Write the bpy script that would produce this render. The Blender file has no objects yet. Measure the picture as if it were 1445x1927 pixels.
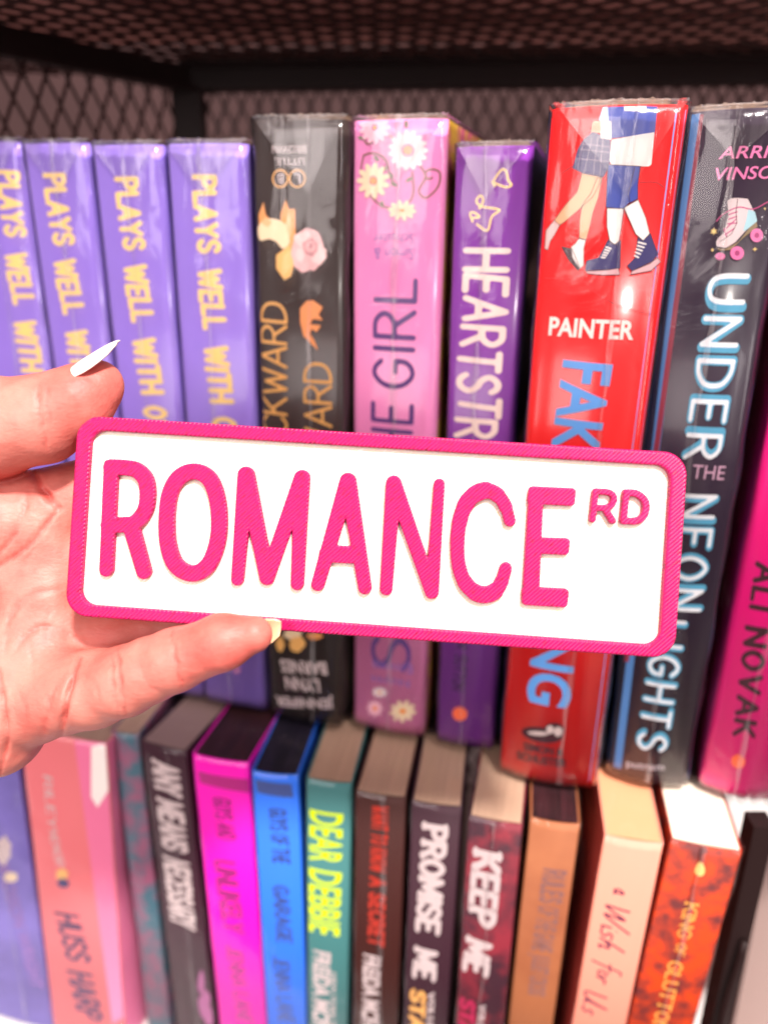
import bpy, bmesh, math, random
import numpy as np
from mathutils import Vector, Matrix
random.seed(7); rng = np.random.default_rng(7)
S = bpy.context.scene
COL = S.collection

# ------------------------------------------------------------------ camera
F_PX, CX, CY = 1400.0, 722.5, 963.5        # focal length and centre in photograph pixels
TILT = math.radians(20.3)                  # looking down
CAM = np.array([0.0, 0.0, 0.41])           # metres above the tabletop
cd = bpy.data.cameras.new('camera'); cam = bpy.data.objects.new('camera', cd); COL.objects.link(cam)
cam.location = CAM; cam.rotation_euler = (math.radians(90) - TILT, 0, 0)
cd.sensor_fit = 'VERTICAL'; cd.sensor_height = 36; cd.sensor_width = 36; cd.lens = F_PX / 1927 * 36
cd.clip_start = 0.01; cd.clip_end = 50
cd.dof.use_dof = True; cd.dof.focus_distance = 0.1945; cd.dof.aperture_fstop = 6.4
S.camera = cam

# ------------------------------------------------------------------ light
S.view_settings.view_transform = 'Standard'; S.view_settings.look = 'None'
S.view_settings.exposure = 0.40; S.view_settings.gamma = 1.0
w = bpy.data.worlds.new('World'); S.world = w; w.use_nodes = True
w.node_tree.nodes['Background'].inputs[0].default_value = (1.0, 0.64, 0.62, 1)
w.node_tree.nodes['Background'].inputs[1].default_value = 0.24
def lamp(name, loc, target, sx, sy, power, col):
    l = bpy.data.lights.new(name, 'AREA'); l.shape = 'RECTANGLE'; l.size = sx; l.size_y = sy; l.energy = power; l.color = col
    o = bpy.data.objects.new(name, l); COL.objects.link(o); o.location = loc
    o.rotation_euler = (Vector(target) - Vector(loc)).to_track_quat('-Z', 'Y').to_euler(); return o
KEYDIR = Vector((0.20, -0.57, 0.82)).normalized()
lamp('ceiling_spot', Vector((0, 0.2, 0.3)) + KEYDIR * 1.3, (0, 0.2, 0.3), 0.10, 0.10, 28, (1.0, 0.93, 0.86))
lamp('fill_strip', (0.40, -0.55, 1.60), (0, 0.26, 0.3), 0.6, 0.25, 12, (1.0, 0.88, 0.88))  # added overhead fill, also reflected in the wrap; no such fixture in view
lamp('fill_strip', (0.75, -0.9, 0.9), (0, 0.26, 0.3), 0.12, 0.9, 6, (1.0, 0.92, 0.92))  # added tall strip at the right for reflections on the film
lamp('spine_fill', (-0.95, -1.35, 0.95), (0, 0.26, 0.3), 1.2, 1.2, 26, (1.0, 0.88, 0.86))  # added broad soft fill from front left, brightens the spines
S.cycles.transparent_max_bounces = 24
S.cycles.max_bounces = 8

# ------------------------------------------------------------------ maths helpers
def ray(px, py):
    x = (px - CX) / F_PX; u = (CY - py) / F_PX
    return np.array([x, math.cos(TILT) + math.sin(TILT) * u, -math.sin(TILT) + math.cos(TILT) * u])
def on_z(p, z):
    r = ray(*p); return CAM + r * ((z - CAM[2]) / r[2])
def on_plane(p, o, n):
    r = ray(*p); return CAM + r * (np.dot(o - CAM, n) / np.dot(r, n))
def catmull(pts, n=8, closed=False):
    P = [np.array(p, float) for p in pts]
    if closed: P = [P[-1]] + P + [P[0], P[1]]
    else: P = [2 * P[0] - P[1]] + P + [2 * P[-1] - P[-2]]
    out = []
    for i in range(1, len(P) - 2):
        for k in range(n):
            t = k / n
            out.append(0.5 * ((2 * P[i]) + (-P[i-1] + P[i+1]) * t + (2*P[i-1] - 5*P[i] + 4*P[i+1] - P[i+2]) * t*t + (-P[i-1] + 3*P[i] - 3*P[i+1] + P[i+2]) * t**3))
    if not closed: out.append(P[-2])
    return out
def ellipse(cx, cy, rx, ry, n=28, a=0.0):
    return [(cx + rx*math.cos(t)*math.cos(a) - ry*math.sin(t)*math.sin(a), cy + rx*math.cos(t)*math.sin(a) + ry*math.sin(t)*math.cos(a)) for t in np.linspace(0, 2*math.pi, n, endpoint=False)]

# signed distance of 2D strokes and filled polygons; strokes = [(points, radius | [radii])], polys = [(points, grow)]
def sdf2(X, Y, strokes, polys=()):
    f = np.full(X.shape, 1e9)
    for pts, r in strokes:
        rr = r if isinstance(r, (list, tuple)) else [r] * len(pts)
        if len(pts) == 1:
            f = np.minimum(f, np.hypot(X - pts[0][0], Y - pts[0][1]) - rr[0])
        for (a, b, ra, rb) in zip(pts[:-1], pts[1:], rr[:-1], rr[1:]):
            dx, dy = b[0]-a[0], b[1]-a[1]; L2 = dx*dx + dy*dy + 1e-12
            t = np.clip(((X-a[0])*dx + (Y-a[1])*dy) / L2, 0, 1)
            f = np.minimum(f, np.hypot(X - a[0] - t*dx, Y - a[1] - t*dy) - (ra + (rb-ra)*t))
    for pts, g in polys:
        d = np.full(X.shape, 1e9); ins = np.zeros(X.shape, bool)
        for a, b in zip(pts, list(pts[1:]) + [pts[0]]):
            dx, dy = b[0]-a[0], b[1]-a[1]; L2 = dx*dx + dy*dy + 1e-12
            t = np.clip(((X-a[0])*dx + (Y-a[1])*dy) / L2, 0, 1)
            d = np.minimum(d, np.hypot(X - a[0] - t*dx, Y - a[1] - t*dy))
            if abs(dy) > 1e-12:
                c = ((a[1] > Y) != (b[1] > Y)) & (X < dx * (Y - a[1]) / dy + a[0]); ins ^= c
        f = np.minimum(f, np.where(ins, -d, d) - g)
    return f
# marching squares fill: returns verts (N,2), faces, sdf at verts, contour edges
def fill(strokes, polys=(), step=1.0, hole=None):
    P = [p for s, r in strokes for p in s] + [p for s, g in polys for p in s]
    R = max([max(r) if isinstance(r, (list, tuple)) else r for s, r in strokes] + [g for s, g in polys] + [0]) + 2*step
    x0, y0 = min(p[0] for p in P) - R, min(p[1] for p in P) - R
    x1, y1 = max(p[0] for p in P) + R, max(p[1] for p in P) + R
    xs = np.arange(x0, x1 + step, step); ys = np.arange(y0, y1 + step, step)
    X, Y = np.meshgrid(xs, ys); f = sdf2(X, Y, strokes, polys)
    if hole: f = np.maximum(f, -sdf2(X, Y, (), hole))
    f[np.abs(f) < 1e-6*step] = 1e-6*step
    ins = f < 0; V = []; D = []; gi = -np.ones(f.shape, int)
    yy, xx = np.nonzero(ins)
    for k, (j, i) in enumerate(zip(yy.tolist(), xx.tolist())): gi[j, i] = k
    V = [(xs[i], ys[j]) for j, i in zip(yy, xx)]; D = [f[j, i] for j, i in zip(yy, xx)]
    cnt = ins[:-1, :-1].astype(int) + ins[1:, :-1] + ins[:-1, 1:] + ins[1:, 1:]
    F = []; E = []; ed = {}
    for j, i in zip(*[a.tolist() for a in np.nonzero(cnt == 4)]):
        F.append((gi[j, i], gi[j, i+1], gi[j+1, i+1], gi[j+1, i]))
    for j, i in zip(*[a.tolist() for a in np.nonzero((cnt > 0) & (cnt < 4))]):
        c = [(j, i), (j, i+1), (j+1, i+1), (j+1, i)]; poly = []; cr = []
        for k in range(4):
            a, b = c[k], c[(k+1) % 4]
            if ins[a]: poly.append(gi[a])
            if ins[a] != ins[b]:
                key = (min(a, b), max(a, b))
                if key not in ed:
                    t = f[key[0]] / (f[key[0]] - f[key[1]]); t = min(max(t, 0.02), 0.98)
                    ed[key] = len(V)
                    V.append((xs[key[0][1]] * (1-t) + xs[key[1][1]] * t, ys[key[0][0]] * (1-t) + ys[key[1][0]] * t)); D.append(0.0)
                poly.append(ed[key]); cr.append((ed[key], ins[a]))
        F.append(tuple(int(q) for q in poly))
        # contour edge direction: leaves inside -> returns inside
        if len(cr) == 2:
            (a, ai), (b, bi) = cr
            E.append((a, b) if ai else (b, a))
    return np.array(V), [tuple(int(q) for q in g) for g in F], np.array(D), E

# ------------------------------------------------------------------ object helpers
def tag(o, label=None, cat=None, group=None, kind=None):
    if label: o['label'] = label
    if cat: o['category'] = cat
    if group: o['group'] = group
    if kind: o['kind'] = kind
    return o
def empty(name, loc, rot=None):
    o = bpy.data.objects.new(name, None); COL.objects.link(o); o.empty_display_size = 0.02
    M = Matrix.Identity(4) if rot is None else Matrix(rot).to_4x4()
    M.translation = Vector(loc); o.matrix_world = M; return o
def mesh_obj(name, V, F, m, parent=None, smooth=False):
    me = bpy.data.meshes.new(name); me.from_pydata([tuple(map(float, v)) for v in V], [], F); me.update()
    if smooth: me.polygons.foreach_set('use_smooth', [True] * len(me.polygons))
    if m: me.materials.append(m)
    o = bpy.data.objects.new(name, me); COL.objects.link(o)
    if parent: o.parent = parent
    return o
class MB:
    def __init__(s): s.V = []; s.F = []
    def add(s, V, F):
        n = len(s.V); s.V += [tuple(v) for v in V]; s.F += [tuple(i + n for i in f) for f in F]
    def box(s, a, b, M=None):
        V = [(x, y, z) for x in (a[0], b[0]) for y in (a[1], b[1]) for z in (a[2], b[2])]
        if M is not None: V = [tuple(M @ Vector(v)) for v in V]
        s.add(V, [(0,1,3,2),(4,6,7,5),(0,4,5,1),(2,3,7,6),(0,2,6,4),(1,5,7,3)])
    def bar(s, a, b, w, t, up=(0,0,1)):
        a, b, up = Vector(a), Vector(b), Vector(up); d = (b-a).normalized(); x = d.cross(up).normalized() * w/2; y = x.cross(d).normalized() * t/2
        s.add([a-x-y, a+x-y, a+x+y, a-x+y, b-x-y, b+x-y, b+x+y, b-x+y], [(0,3,2,1),(4,5,6,7),(0,1,5,4),(1,2,6,5),(2,3,7,6),(3,0,4,7)])
    def tube(s, pts, r, n=8):
        pts = [Vector(p) for p in pts]; rings = []
        for i, p in enumerate(pts):
            d = (pts[min(i+1, len(pts)-1)] - pts[max(i-1, 0)]).normalized()
            x = d.cross(Vector((0.13, 0.21, 0.97))).normalized(); y = d.cross(x)
            rings.append([p + (x*math.cos(t) + y*math.sin(t)) * r for t in np.linspace(0, 2*math.pi, n, endpoint=False)])
        V = [v for q in rings for v in q]; F = []
        for i in range(len(pts)-1):
            for k in range(n): F.append((i*n+k, i*n+(k+1)%n, (i+1)*n+(k+1)%n, (i+1)*n+k))
        F += [tuple(range(n))[::-1], tuple(range((len(pts)-1)*n, len(pts)*n))]
        s.add(V, F)
    def build(s, name, m, parent=None, smooth=False): return mesh_obj(name, s.V, s.F, m, parent, smooth)

# ------------------------------------------------------------------ materials
MATS = {}
def node(nt, t, **kw):
    n = nt.nodes.new(t)
    for k, v in kw.items():
        if k in n.inputs: n.inputs[k].default_value = v
        else: setattr(n, k, v)
    return n
def mat(name, col, rough=0.5, spec=0.5, coat=0.0, noise=0.0, nscale=40.0, bump=0.0, bscale=300.0, metal=0.0, col2=None, stretch=(1,1,1), sss=0.0, bdist=0.0004):
    if name in MATS: return MATS[name]
    m = bpy.data.materials.new(name); m.use_nodes = True; nt = m.node_tree; b = nt.nodes['Principled BSDF']
    b.inputs['Base Color'].default_value = (*col, 1); b.inputs['Roughness'].default_value = rough
    b.inputs['Specular IOR Level'].default_value = spec; b.inputs['Coat Weight'].default_value = coat; b.inputs['Coat Roughness'].default_value = 0.12
    b.inputs['Metallic'].default_value = metal
    tc = node(nt, 'ShaderNodeTexCoord'); mp = node(nt, 'ShaderNodeMapping'); mp.inputs['Scale'].default_value = stretch
    nt.links.new(tc.outputs['Object'], mp.inputs['Vector'])
    if noise or col2:
        n = node(nt, 'ShaderNodeTexNoise', Scale=nscale, Detail=4.0, Roughness=0.6); nt.links.new(mp.outputs[0], n.inputs['Vector'])
        mx = node(nt, 'ShaderNodeMix', data_type='RGBA')
        c2 = col2 if col2 else tuple(c * (1 - noise) for c in col)
        rp = node(nt, 'ShaderNodeMapRange'); rp.inputs['From Min'].default_value = 0.4; rp.inputs['From Max'].default_value = 0.62
        nt.links.new(n.outputs['Fac'], rp.inputs['Value']); nt.links.new(rp.outputs[0], mx.inputs['Factor'])
        mx.inputs['A'].default_value = (*col, 1); mx.inputs['B'].default_value = (*c2, 1)
        nt.links.new(mx.outputs['Result'], b.inputs['Base Color'])
    if bump:
        n = node(nt, 'ShaderNodeTexNoise', Scale=bscale, Detail=3.0); nt.links.new(mp.outputs[0], n.inputs['Vector'])
        bp = node(nt, 'ShaderNodeBump', Strength=bump, Distance=bdist); nt.links.new(n.outputs['Fac'], bp.inputs['Height']); nt.links.new(bp.outputs[0], b.inputs['Normal'])
    if sss:
        b.inputs['Subsurface Weight'].default_value = sss; b.inputs['Subsurface Radius'].default_value = (0.004, 0.0015, 0.0008); b.inputs['Subsurface Scale'].default_value = 1.0
    MATS[name] = m; return m
def film_mat(name, haze, gloss, bscale, bstr, streak=False):
    if name in MATS: return MATS[name]
    m = bpy.data.materials.new(name); m.use_nodes = True; nt = m.node_tree; nt.nodes.clear()
    out = node(nt, 'ShaderNodeOutputMaterial'); tr = node(nt, 'ShaderNodeBsdfTransparent'); gl = node(nt, 'ShaderNodeBsdfGlossy', Roughness=0.13)
    df = node(nt, 'ShaderNodeBsdfDiffuse'); df.inputs['Color'].default_value = (0.85, 0.8, 0.82, 1)
    tc = node(nt, 'ShaderNodeTexCoord'); mp = node(nt, 'ShaderNodeMapping'); mp.inputs['Scale'].default_value = (1, 1, 0.10)
    n1 = node(nt, 'ShaderNodeTexNoise', Scale=bscale, Detail=3.0, Distortion=0.6); n2 = node(nt, 'ShaderNodeTexNoise', Scale=bscale*0.5, Detail=4.0, Distortion=1.5)
    nt.links.new(tc.outputs['Object'], mp.inputs[0]); nt.links.new(mp.outputs[0], n1.inputs['Vector']); nt.links.new(tc.outputs['Object'], n2.inputs['Vector'])
    ad = node(nt, 'ShaderNodeMath', operation='ADD'); nt.links.new(n1.outputs['Fac'], ad.inputs[0]); nt.links.new(n2.outputs['Fac'], ad.inputs[1])
    bp = node(nt, 'ShaderNodeBump', Strength=bstr, Distance=0.0012); nt.links.new(ad.outputs[0], bp.inputs['Height'])
    nt.links.new(bp.outputs[0], gl.inputs['Normal'])
    fr = node(nt, 'ShaderNodeFresnel', IOR=1.45); nt.links.new(bp.outputs[0], fr.inputs['Normal'])
    mu = node(nt, 'ShaderNodeMath', operation='MULTIPLY_ADD'); mu.inputs[1].default_value = gloss; mu.inputs[2].default_value = 0.015; mu.use_clamp = True
    nt.links.new(fr.outputs[0], mu.inputs[0])
    a = node(nt, 'ShaderNodeMixShader'); nt.links.new(mu.outputs[0], a.inputs[0]); 
    h = node(nt, 'ShaderNodeMixShader'); nt.links.new(tr.outputs[0], h.inputs[1]); nt.links.new(df.outputs[0], h.inputs[2])
    mr = node(nt, 'ShaderNodeMapRange'); mr.inputs['From Min'].default_value = 0.42; mr.inputs['From Max'].default_value = 0.75; mr.inputs['To Min'].default_value = haze*0.35; mr.inputs['To Max'].default_value = haze*1.8
    nt.links.new(n1.outputs['Fac'], mr.inputs['Value']); nt.links.new(mr.outputs[0], h.inputs[0])
    nt.links.new(h.outputs[0], a.inputs[1]); nt.links.new(gl.outputs[0], a.inputs[2]); nt.links.new(a.outputs[0], out.inputs[0])
    MATS[name] = m; return m
def sign_mat(name, col, spec, angle, bstr, linecol):
    m = bpy.data.materials.new(name); m.use_nodes = True; nt = m.node_tree; b = nt.nodes['Principled BSDF']
    b.inputs['Roughness'].default_value = 0.38; b.inputs['Specular IOR Level'].default_value = spec
    b.inputs['Subsurface Weight'].default_value = 0.5 if 'white' in name else 0.1; b.inputs['Subsurface Radius'].default_value = (0.0020, 0.0015, 0.0008) if 'white' in name else (0.0006, 0.0003, 0.0003); b.inputs['Subsurface Scale'].default_value = 1.0
    tc = node(nt, 'ShaderNodeTexCoord'); mp = node(nt, 'ShaderNodeMapping'); mp.inputs['Rotation'].default_value = (0, 0, angle)
    wv = node(nt, 'ShaderNodeTexWave', Scale=430.0, Distortion=0.5); wv.inputs['Detail Scale'].default_value = 0.3; wv.inputs['Detail'].default_value = 1.0
    nt.links.new(tc.outputs['Object'], mp.inputs[0]); nt.links.new(mp.outputs[0], wv.inputs['Vector'])
    bp = node(nt, 'ShaderNodeBump', Strength=bstr, Distance=0.00012); nt.links.new(wv.outputs['Fac'], bp.inputs['Height']); nt.links.new(bp.outputs[0], b.inputs['Normal'])
    # tiny gaps between neighbouring extruded lines
    mp2 = node(nt, 'ShaderNodeMapping'); mp2.inputs['Scale'].default_value = (2600, 420, 1); nt.links.new(mp.outputs[0], mp2.inputs[0])
    n = node(nt, 'ShaderNodeTexNoise', Scale=1.0, Detail=1.0); nt.links.new(mp2.outputs[0], n.inputs['Vector'])
    mr = node(nt, 'ShaderNodeMapRange'); mr.inputs['From Min'].default_value = 0.57; mr.inputs['From Max'].default_value = 0.66; nt.links.new(n.outputs['Fac'], mr.inputs['Value'])
    mx = node(nt, 'ShaderNodeMix', data_type='RGBA'); nt.links.new(mr.outputs[0], mx.inputs['Factor']); mx.inputs['A'].default_value = (*col, 1); mx.inputs['B'].default_value = (*linecol, 1)
    nt.links.new(mx.outputs['Result'], b.inputs['Base Color'])
    return m
def skin_mat():
    m = bpy.data.materials.new('skin'); m.use_nodes = True; nt = m.node_tree; b = nt.nodes['Principled BSDF']
    b.inputs['Roughness'].default_value = 0.50; b.inputs['Specular IOR Level'].default_value = 0.32
    b.inputs['Subsurface Weight'].default_value = 0.13; b.inputs['Subsurface Radius'].default_value = (0.0025, 0.0008, 0.0005); b.inputs['Subsurface Scale'].default_value = 1.0
    tc = node(nt, 'ShaderNodeTexCoord'); at = node(nt, 'ShaderNodeAttribute', attribute_name='flush')
    n = node(nt, 'ShaderNodeTexNoise', Scale=70.0, Detail=5.0, Roughness=0.65); nt.links.new(tc.outputs['Object'], n.inputs['Vector'])
    ad = node(nt, 'ShaderNodeMath', operation='MULTIPLY_ADD'); ad.inputs[1].default_value = 1.5; nt.links.new(n.outputs['Fac'], ad.inputs[0]); 
    sb = node(nt, 'ShaderNodeMath', operation='SUBTRACT'); sb.inputs[1].default_value = 0.72; nt.links.new(at.outputs['Fac'], sb.inputs[0]); nt.links.new(sb.outputs[0], ad.inputs[2])
    cl = node(nt, 'ShaderNodeClamp'); nt.links.new(ad.outputs[0], cl.inputs[0])
    mx = node(nt, 'ShaderNodeMix', data_type='RGBA'); mx.inputs['A'].default_value = (0.60, 0.235, 0.185, 1); mx.inputs['B'].default_value = (0.48, 0.080, 0.066, 1)
    nt.links.new(cl.outputs[0], mx.inputs['Factor']); nt.links.new(mx.outputs['Result'], b.inputs['Base Color'])
    v = node(nt, 'ShaderNodeTexVoronoi', Scale=900.0, feature='DISTANCE_TO_EDGE'); n3 = node(nt, 'ShaderNodeTexNoise', Scale=260.0, Detail=4.0)
    mp = node(nt, 'ShaderNodeMapping'); mp.inputs['Scale'].default_value = (0.45, 1, 1.0); mp.inputs['Rotation'].default_value = (0.2, 0.4, 0.5)
    nt.links.new(tc.outputs['Object'], mp.inputs[0]); nt.links.new(mp.outputs[0], v.inputs['Vector']); nt.links.new(mp.outputs[0], n3.inputs['Vector'])
    b1 = node(nt, 'ShaderNodeBump', Strength=0.5, Distance=0.00014); nt.links.new(v.outputs['Distance'], b1.inputs['Height'])
    b2 = node(nt, 'ShaderNodeBump', Strength=0.75, Distance=0.0005); nt.links.new(n3.outputs['Fac'], b2.inputs['Height']); nt.links.new(b1.outputs[0], b2.inputs['Normal'])
    nt.links.new(b2.outputs[0], b.inputs['Normal'])
    return m

FILM = film_mat('shrink_film', 0.012, 0.8, 70.0, 0.5)
FILM_LOW = film_mat('shrink_film_low', 0.003, 0.28, 60.0, 0.25)
FOLD = film_mat('shrink_film_fold', 0.04, 0.5, 130.0, 0.45)
SEAM = film_mat('shrink_film_seam', 0.09, 0.7, 220.0, 0.6)
PAGES = mat('paper_pages', (0.45, 0.30, 0.21), 0.8, 0.2, noise=0.12, nscale=900, stretch=(1, 0.04, 0.2))
BLACK_METAL = mat('dark_painted_metal', (0.014, 0.006, 0.006), 0.55, 0.25, bump=0.2, bscale=400)
WIRE = mat('dark_wire_mesh', (0.045, 0.017, 0.015), 0.5, 0.35)

# ------------------------------------------------------------------ setting
WHITE = mat('white_laminate', (0.82, 0.80, 0.79), 0.35, 0.4, noise=0.04, nscale=6)
mb = MB(); mb.box((-2.5, 0.185, -0.02), (2.5, 2.2, 0.0)); tag(mb.build('tabletop', WHITE), kind='structure')
mb = MB(); mb.box((-2.5, 0.86, 0.0005), (2.5, 0.9, 2.4)); tag(mb.build('wall', mat('mauve_wall', (0.062, 0.032, 0.032), 0.8, 0.2, noise=0.25, nscale=5)), kind='structure')

mb = MB(); mb.box((-3, -3, -0.72), (3, 2.2, -0.70)); tag(mb.build('floor', mat('brown_floor', (0.10, 0.055, 0.045), 0.5, 0.4, noise=0.4, nscale=8)), kind='structure')
# ------------------------------------------------------------------ wire mesh cabinet
CEIL = 0.497
cab = empty('wire_shelf', (0.05, 0.45, 0)); tag(cab, 'dark brown wire mesh cabinet standing round both rows of books', 'shelf')
def child(o):
    o.parent = cab; o.matrix_parent_inverse = cab.matrix_world.inverted(); return o
def lattice(o, u, v, nrm, lu, lv, cu, cv, wire, thick):
    """expanded-metal lattice of diamonds cu x cv over the parallelogram o + u*lu + v*lv, strands clipped to it"""
    mb = MB(); o, u, v, nrm = map(Vector, (o, u, v, nrm))
    m = cv / cu
    for sgn in (1, -1):
        k = -lv
        c = -int(lv / cv) - 2
        while True:
            # line: y = sgn*m*x + c*cv
            b0 = c * cv; c += 1
            if sgn > 0 and b0 > lv: break
            if sgn < 0 and b0 - m*lu > lv: break
            xs = sorted([(0 - b0) / (sgn*m), (lv - b0) / (sgn*m)]); x0, x1 = max(0, xs[0]), min(lu, xs[1])
            if x1 - x0 < 1e-4: continue
            n = max(1, int((x1-x0) / cu * 2)); 
            P = []
            for i in range(n+1):
                x = x0 + (x1-x0)*i/n; y = sgn*m*x + b0
                P.append(o + u*x + v*y + nrm * (thick * (0.5 if sgn > 0 else -0.5)))
            mb_bar = P
            mb.bar(P[0], P[-1], wire, thick*1.1, nrm)
    return mb
BK0 = Vector((-0.112, 0.487, 0)); BK1 = Vector((0.42, 0.452, 0)); bu = (BK1-BK0).normalized(); bn = Vector((bu.y, -bu.x, 0))
SD1 = Vector((-0.232, 0.30, 0)); su = (SD1-BK0).normalized(); sn = Vector((-su.y, su.x, 0))
o = child(lattice(BK0, bu, (0,0,1), bn, (BK1-BK0).length, CEIL, 0.0100, 0.020, 0.0015, 0.0010).build('back_mesh_panel', WIRE)); tag(o, kind='stuff')
o = child(lattice(BK0, su, (0,0,1), sn, (SD1-BK0).length, CEIL, 0.0125, 0.0235, 0.0013, 0.0010).build('side_mesh_panel', WIRE)); tag(o, kind='stuff')
o = child(lattice(Vector((-0.30, 0.255, CEIL+0.004)), (1,0,0), (0,1,0), (0,0,-1), 0.72, 0.25, 0.0190, 0.0150, 0.0016, 0.0012).build('top_mesh_panel', WIRE)); tag(o, kind='stuff')
def rail(name, a, b, w_, t_):
    mb = MB(); mb.bar(a, b, w_, t_); return child(mb.build(name, BLACK_METAL))
zt = CEIL - 0.0035
rail('back_rail', BK0 + Vector((0,-.004,zt)), BK1 + Vector((0,-.004,zt)), 0.014, 0.011)
rail('back_rail', BK0 + Vector((0,-.016,zt+.008)), BK1 + Vector((0,-.016,zt+.008)), 0.009, 0.006)
rail('side_rail', BK0 + Vector((.004,0,zt)), SD1 + Vector((.004,0,zt-.002)), 0.013, 0.011)
rail('side_rail', BK0 + Vector((.013,0,zt-.005)), SD1 + Vector((.013,0,zt-.008)), 0.004, 0.003)
mb = MB(); mb.box((BK0.x-.008, BK0.y-.012, 0), (BK0.x+.008, BK0.y+.004, CEIL+.004)); child(mb.build('corner_post', BLACK_METAL))
mb = MB(); mb.box((0.1370, 0.218, 0), (0.1450, 0.226, 0.205)); child(mb.build('front_post', BLACK_METAL))
# board under the upper row, resting behind the spines of the lower row
ax = math.radians(-16.5); UD = np.array([math.cos(ax), math.sin(ax), 0]); UN = np.array([math.sin(ax), -math.cos(ax), 0])
mb = MB(); q0 = np.array([0.003, 0.275, 0.2075]) 
c = [q0 + UD*s*0.21 - UN*t for s, t in ((-1, 0), (1, 0), (1, 0.155), (-1, 0.155))]
V = [tuple(p) for p in c] + [tuple(p + np.array([0,0,.002])) for p in c]
mb.add(V, [(3,2,1,0),(4,5,6,7),(0,1,5,4),(1,2,6,5),(2,3,7,6),(3,0,4,7)]); child(mb.build('middle_shelf_board', BLACK_METAL))
mb = MB(); mb.box((-0.30, 0.262, CEIL+0.022), (0.42, 0.52, CEIL+0.027)); child(mb.build('top_board', mat('brown_mauve_board', (0.80, 0.34, 0.30), 0.7, 0.2, noise=0.35, nscale=7)))

# ------------------------------------------------------------------ lettering
G = {}
def gl(ch, w_, *st): G[ch] = (w_, st)
c_ = lambda *p: catmull(p, 5)
gl('A', .62, [(0,0),(.31,1),(.62,0)], [(.11,.33),(.51,.33)])
gl('B', .52, [(0,0),(0,1)], c_((0,1),(.32,.98),(.45,.78),(.32,.55),(0,.53)), c_((0,.53),(.36,.5),(.52,.27),(.36,.02),(0,0)))
gl('C', .56, c_((.56,.82),(.42,.97),(.25,.99),(.07,.8),(0,.5),(.07,.2),(.25,.01),(.42,.03),(.56,.18)))
gl('D', .56, [(0,0),(0,1)], c_((0,1),(.28,.96),(.5,.78),(.56,.5),(.5,.22),(.28,.04),(0,0)))
gl('E', .44, [(.44,1),(0,1),(0,0),(.44,0)], [(0,.52),(.36,.52)])
gl('F', .44, [(.44,1),(0,1),(0,0)], [(0,.52),(.36,.52)])
gl('G', .58, c_((.56,.82),(.42,.97),(.25,.99),(.07,.8),(0,.5),(.07,.2),(.25,.01),(.44,.04),(.56,.2),(.57,.42)), [(.57,.44),(.33,.44)])
gl('H', .54, [(0,0),(0,1)], [(.54,0),(.54,1)], [(0,.5),(.54,.5)])
gl('I', .04, [(.02,0),(.02,1)])
gl('J', .36, c_((.36,1),(.36,.5),(.34,.15),(.2,0),(0,.12)))
gl('K', .54, [(0,0),(0,1)], [(.5,1),(0,.42)], [(.16,.58),(.54,0)])
gl('L', .42, [(0,1),(0,0),(.42,0)])
gl('M', .72, [(0,0),(.06,1),(.36,.2),(.66,1),(.72,0)])
gl('N', .56, [(0,0),(0,1),(.56,0),(.56,1)])
gl('O', .6, catmull([(.3,1),(.09,.82),(0,.5),(.09,.18),(.3,0),(.51,.18),(.6,.5),(.51,.82)], 5, True) + [(.3,1)])
gl('P', .5, [(0,0),(0,1)], c_((0,1),(.32,.98),(.5,.75),(.32,.5),(0,.47)))
gl('R', .54, [(0,0),(0,1)], c_((0,1),(.34,.98),(.5,.75),(.34,.52),(0,.48)), [(.24,.49),(.54,0)])
gl('S', .5, c_((.48,.85),(.36,.98),(.16,.98),(.02,.78),(.14,.57),(.36,.46),(.5,.24),(.36,.02),(.14,.02),(0,.16)))
gl('T', .52, [(0,1),(.52,1)], [(.26,1),(.26,0)])
gl('U', .54, c_((0,1),(0,.4),(.07,.1),(.27,0),(.47,.1),(.54,.4),(.54,1)))
gl('V', .58, [(0,1),(.29,0),(.58,1)])
gl('W', .78, [(0,1),(.19,0),(.39,.85),(.59,0),(.78,1)])
gl('X', .55, [(0,0),(.55,1)], [(0,1),(.55,0)])
gl('Y', .56, [(0,1),(.28,.5),(.56,1)], [(.28,.5),(.28,0)])
gl('?', .4, c_((0,.8),(.2,1),(.4,.8),(.3,.55),(.2,.3)), [(.2,.03)])
gl('i', .1, c_((.0,.35),(.05,0),(.14,.04)), [(.06,.55)])
gl('s', .26, c_((.26,.4),(.12,.44),(.06,.3),(.2,.18),(.14,0),(-.02,.03)))
gl('h', .36, c_((.02,0),(.08,.5),(.2,1)), c_((.06,.2),(.2,.42),(.27,.3),(.26,.02),(.38,.06)))
gl('f', .36, c_((.45,1),(.28,.98),(.2,.5),(.1,-.35)), [(.02,.45),(.4,.5)])
gl('o', .3, catmull([(.15,.42),(0,.2),(.12,0),(.28,.2)], 5, True) + [(.15,.42)])
gl('r', .28, c_((.0,0),(.06,.42)), c_((.05,.25),(.16,.42),(.28,.38)))
gl('a', .3, catmull([(.2,.42),(0,.2),(.1,0),(.24,.15)], 5, True), [(.26,.42),(.24,.05),(.34,.02)])
gl('w', .7, c_((0,.9),(.1,0),(.34,.8),(.4,0),(.75,1.05)))
gl('u', .7, c_((.0,.9),(.08,.02),(.36,.1),(.5,1)), c_((.5,1),(.46,.1),(.6,.02)))
gl('+', .3, [(.15,0),(.15,.4)], [(0,.2),(.3,.2)])

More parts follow.
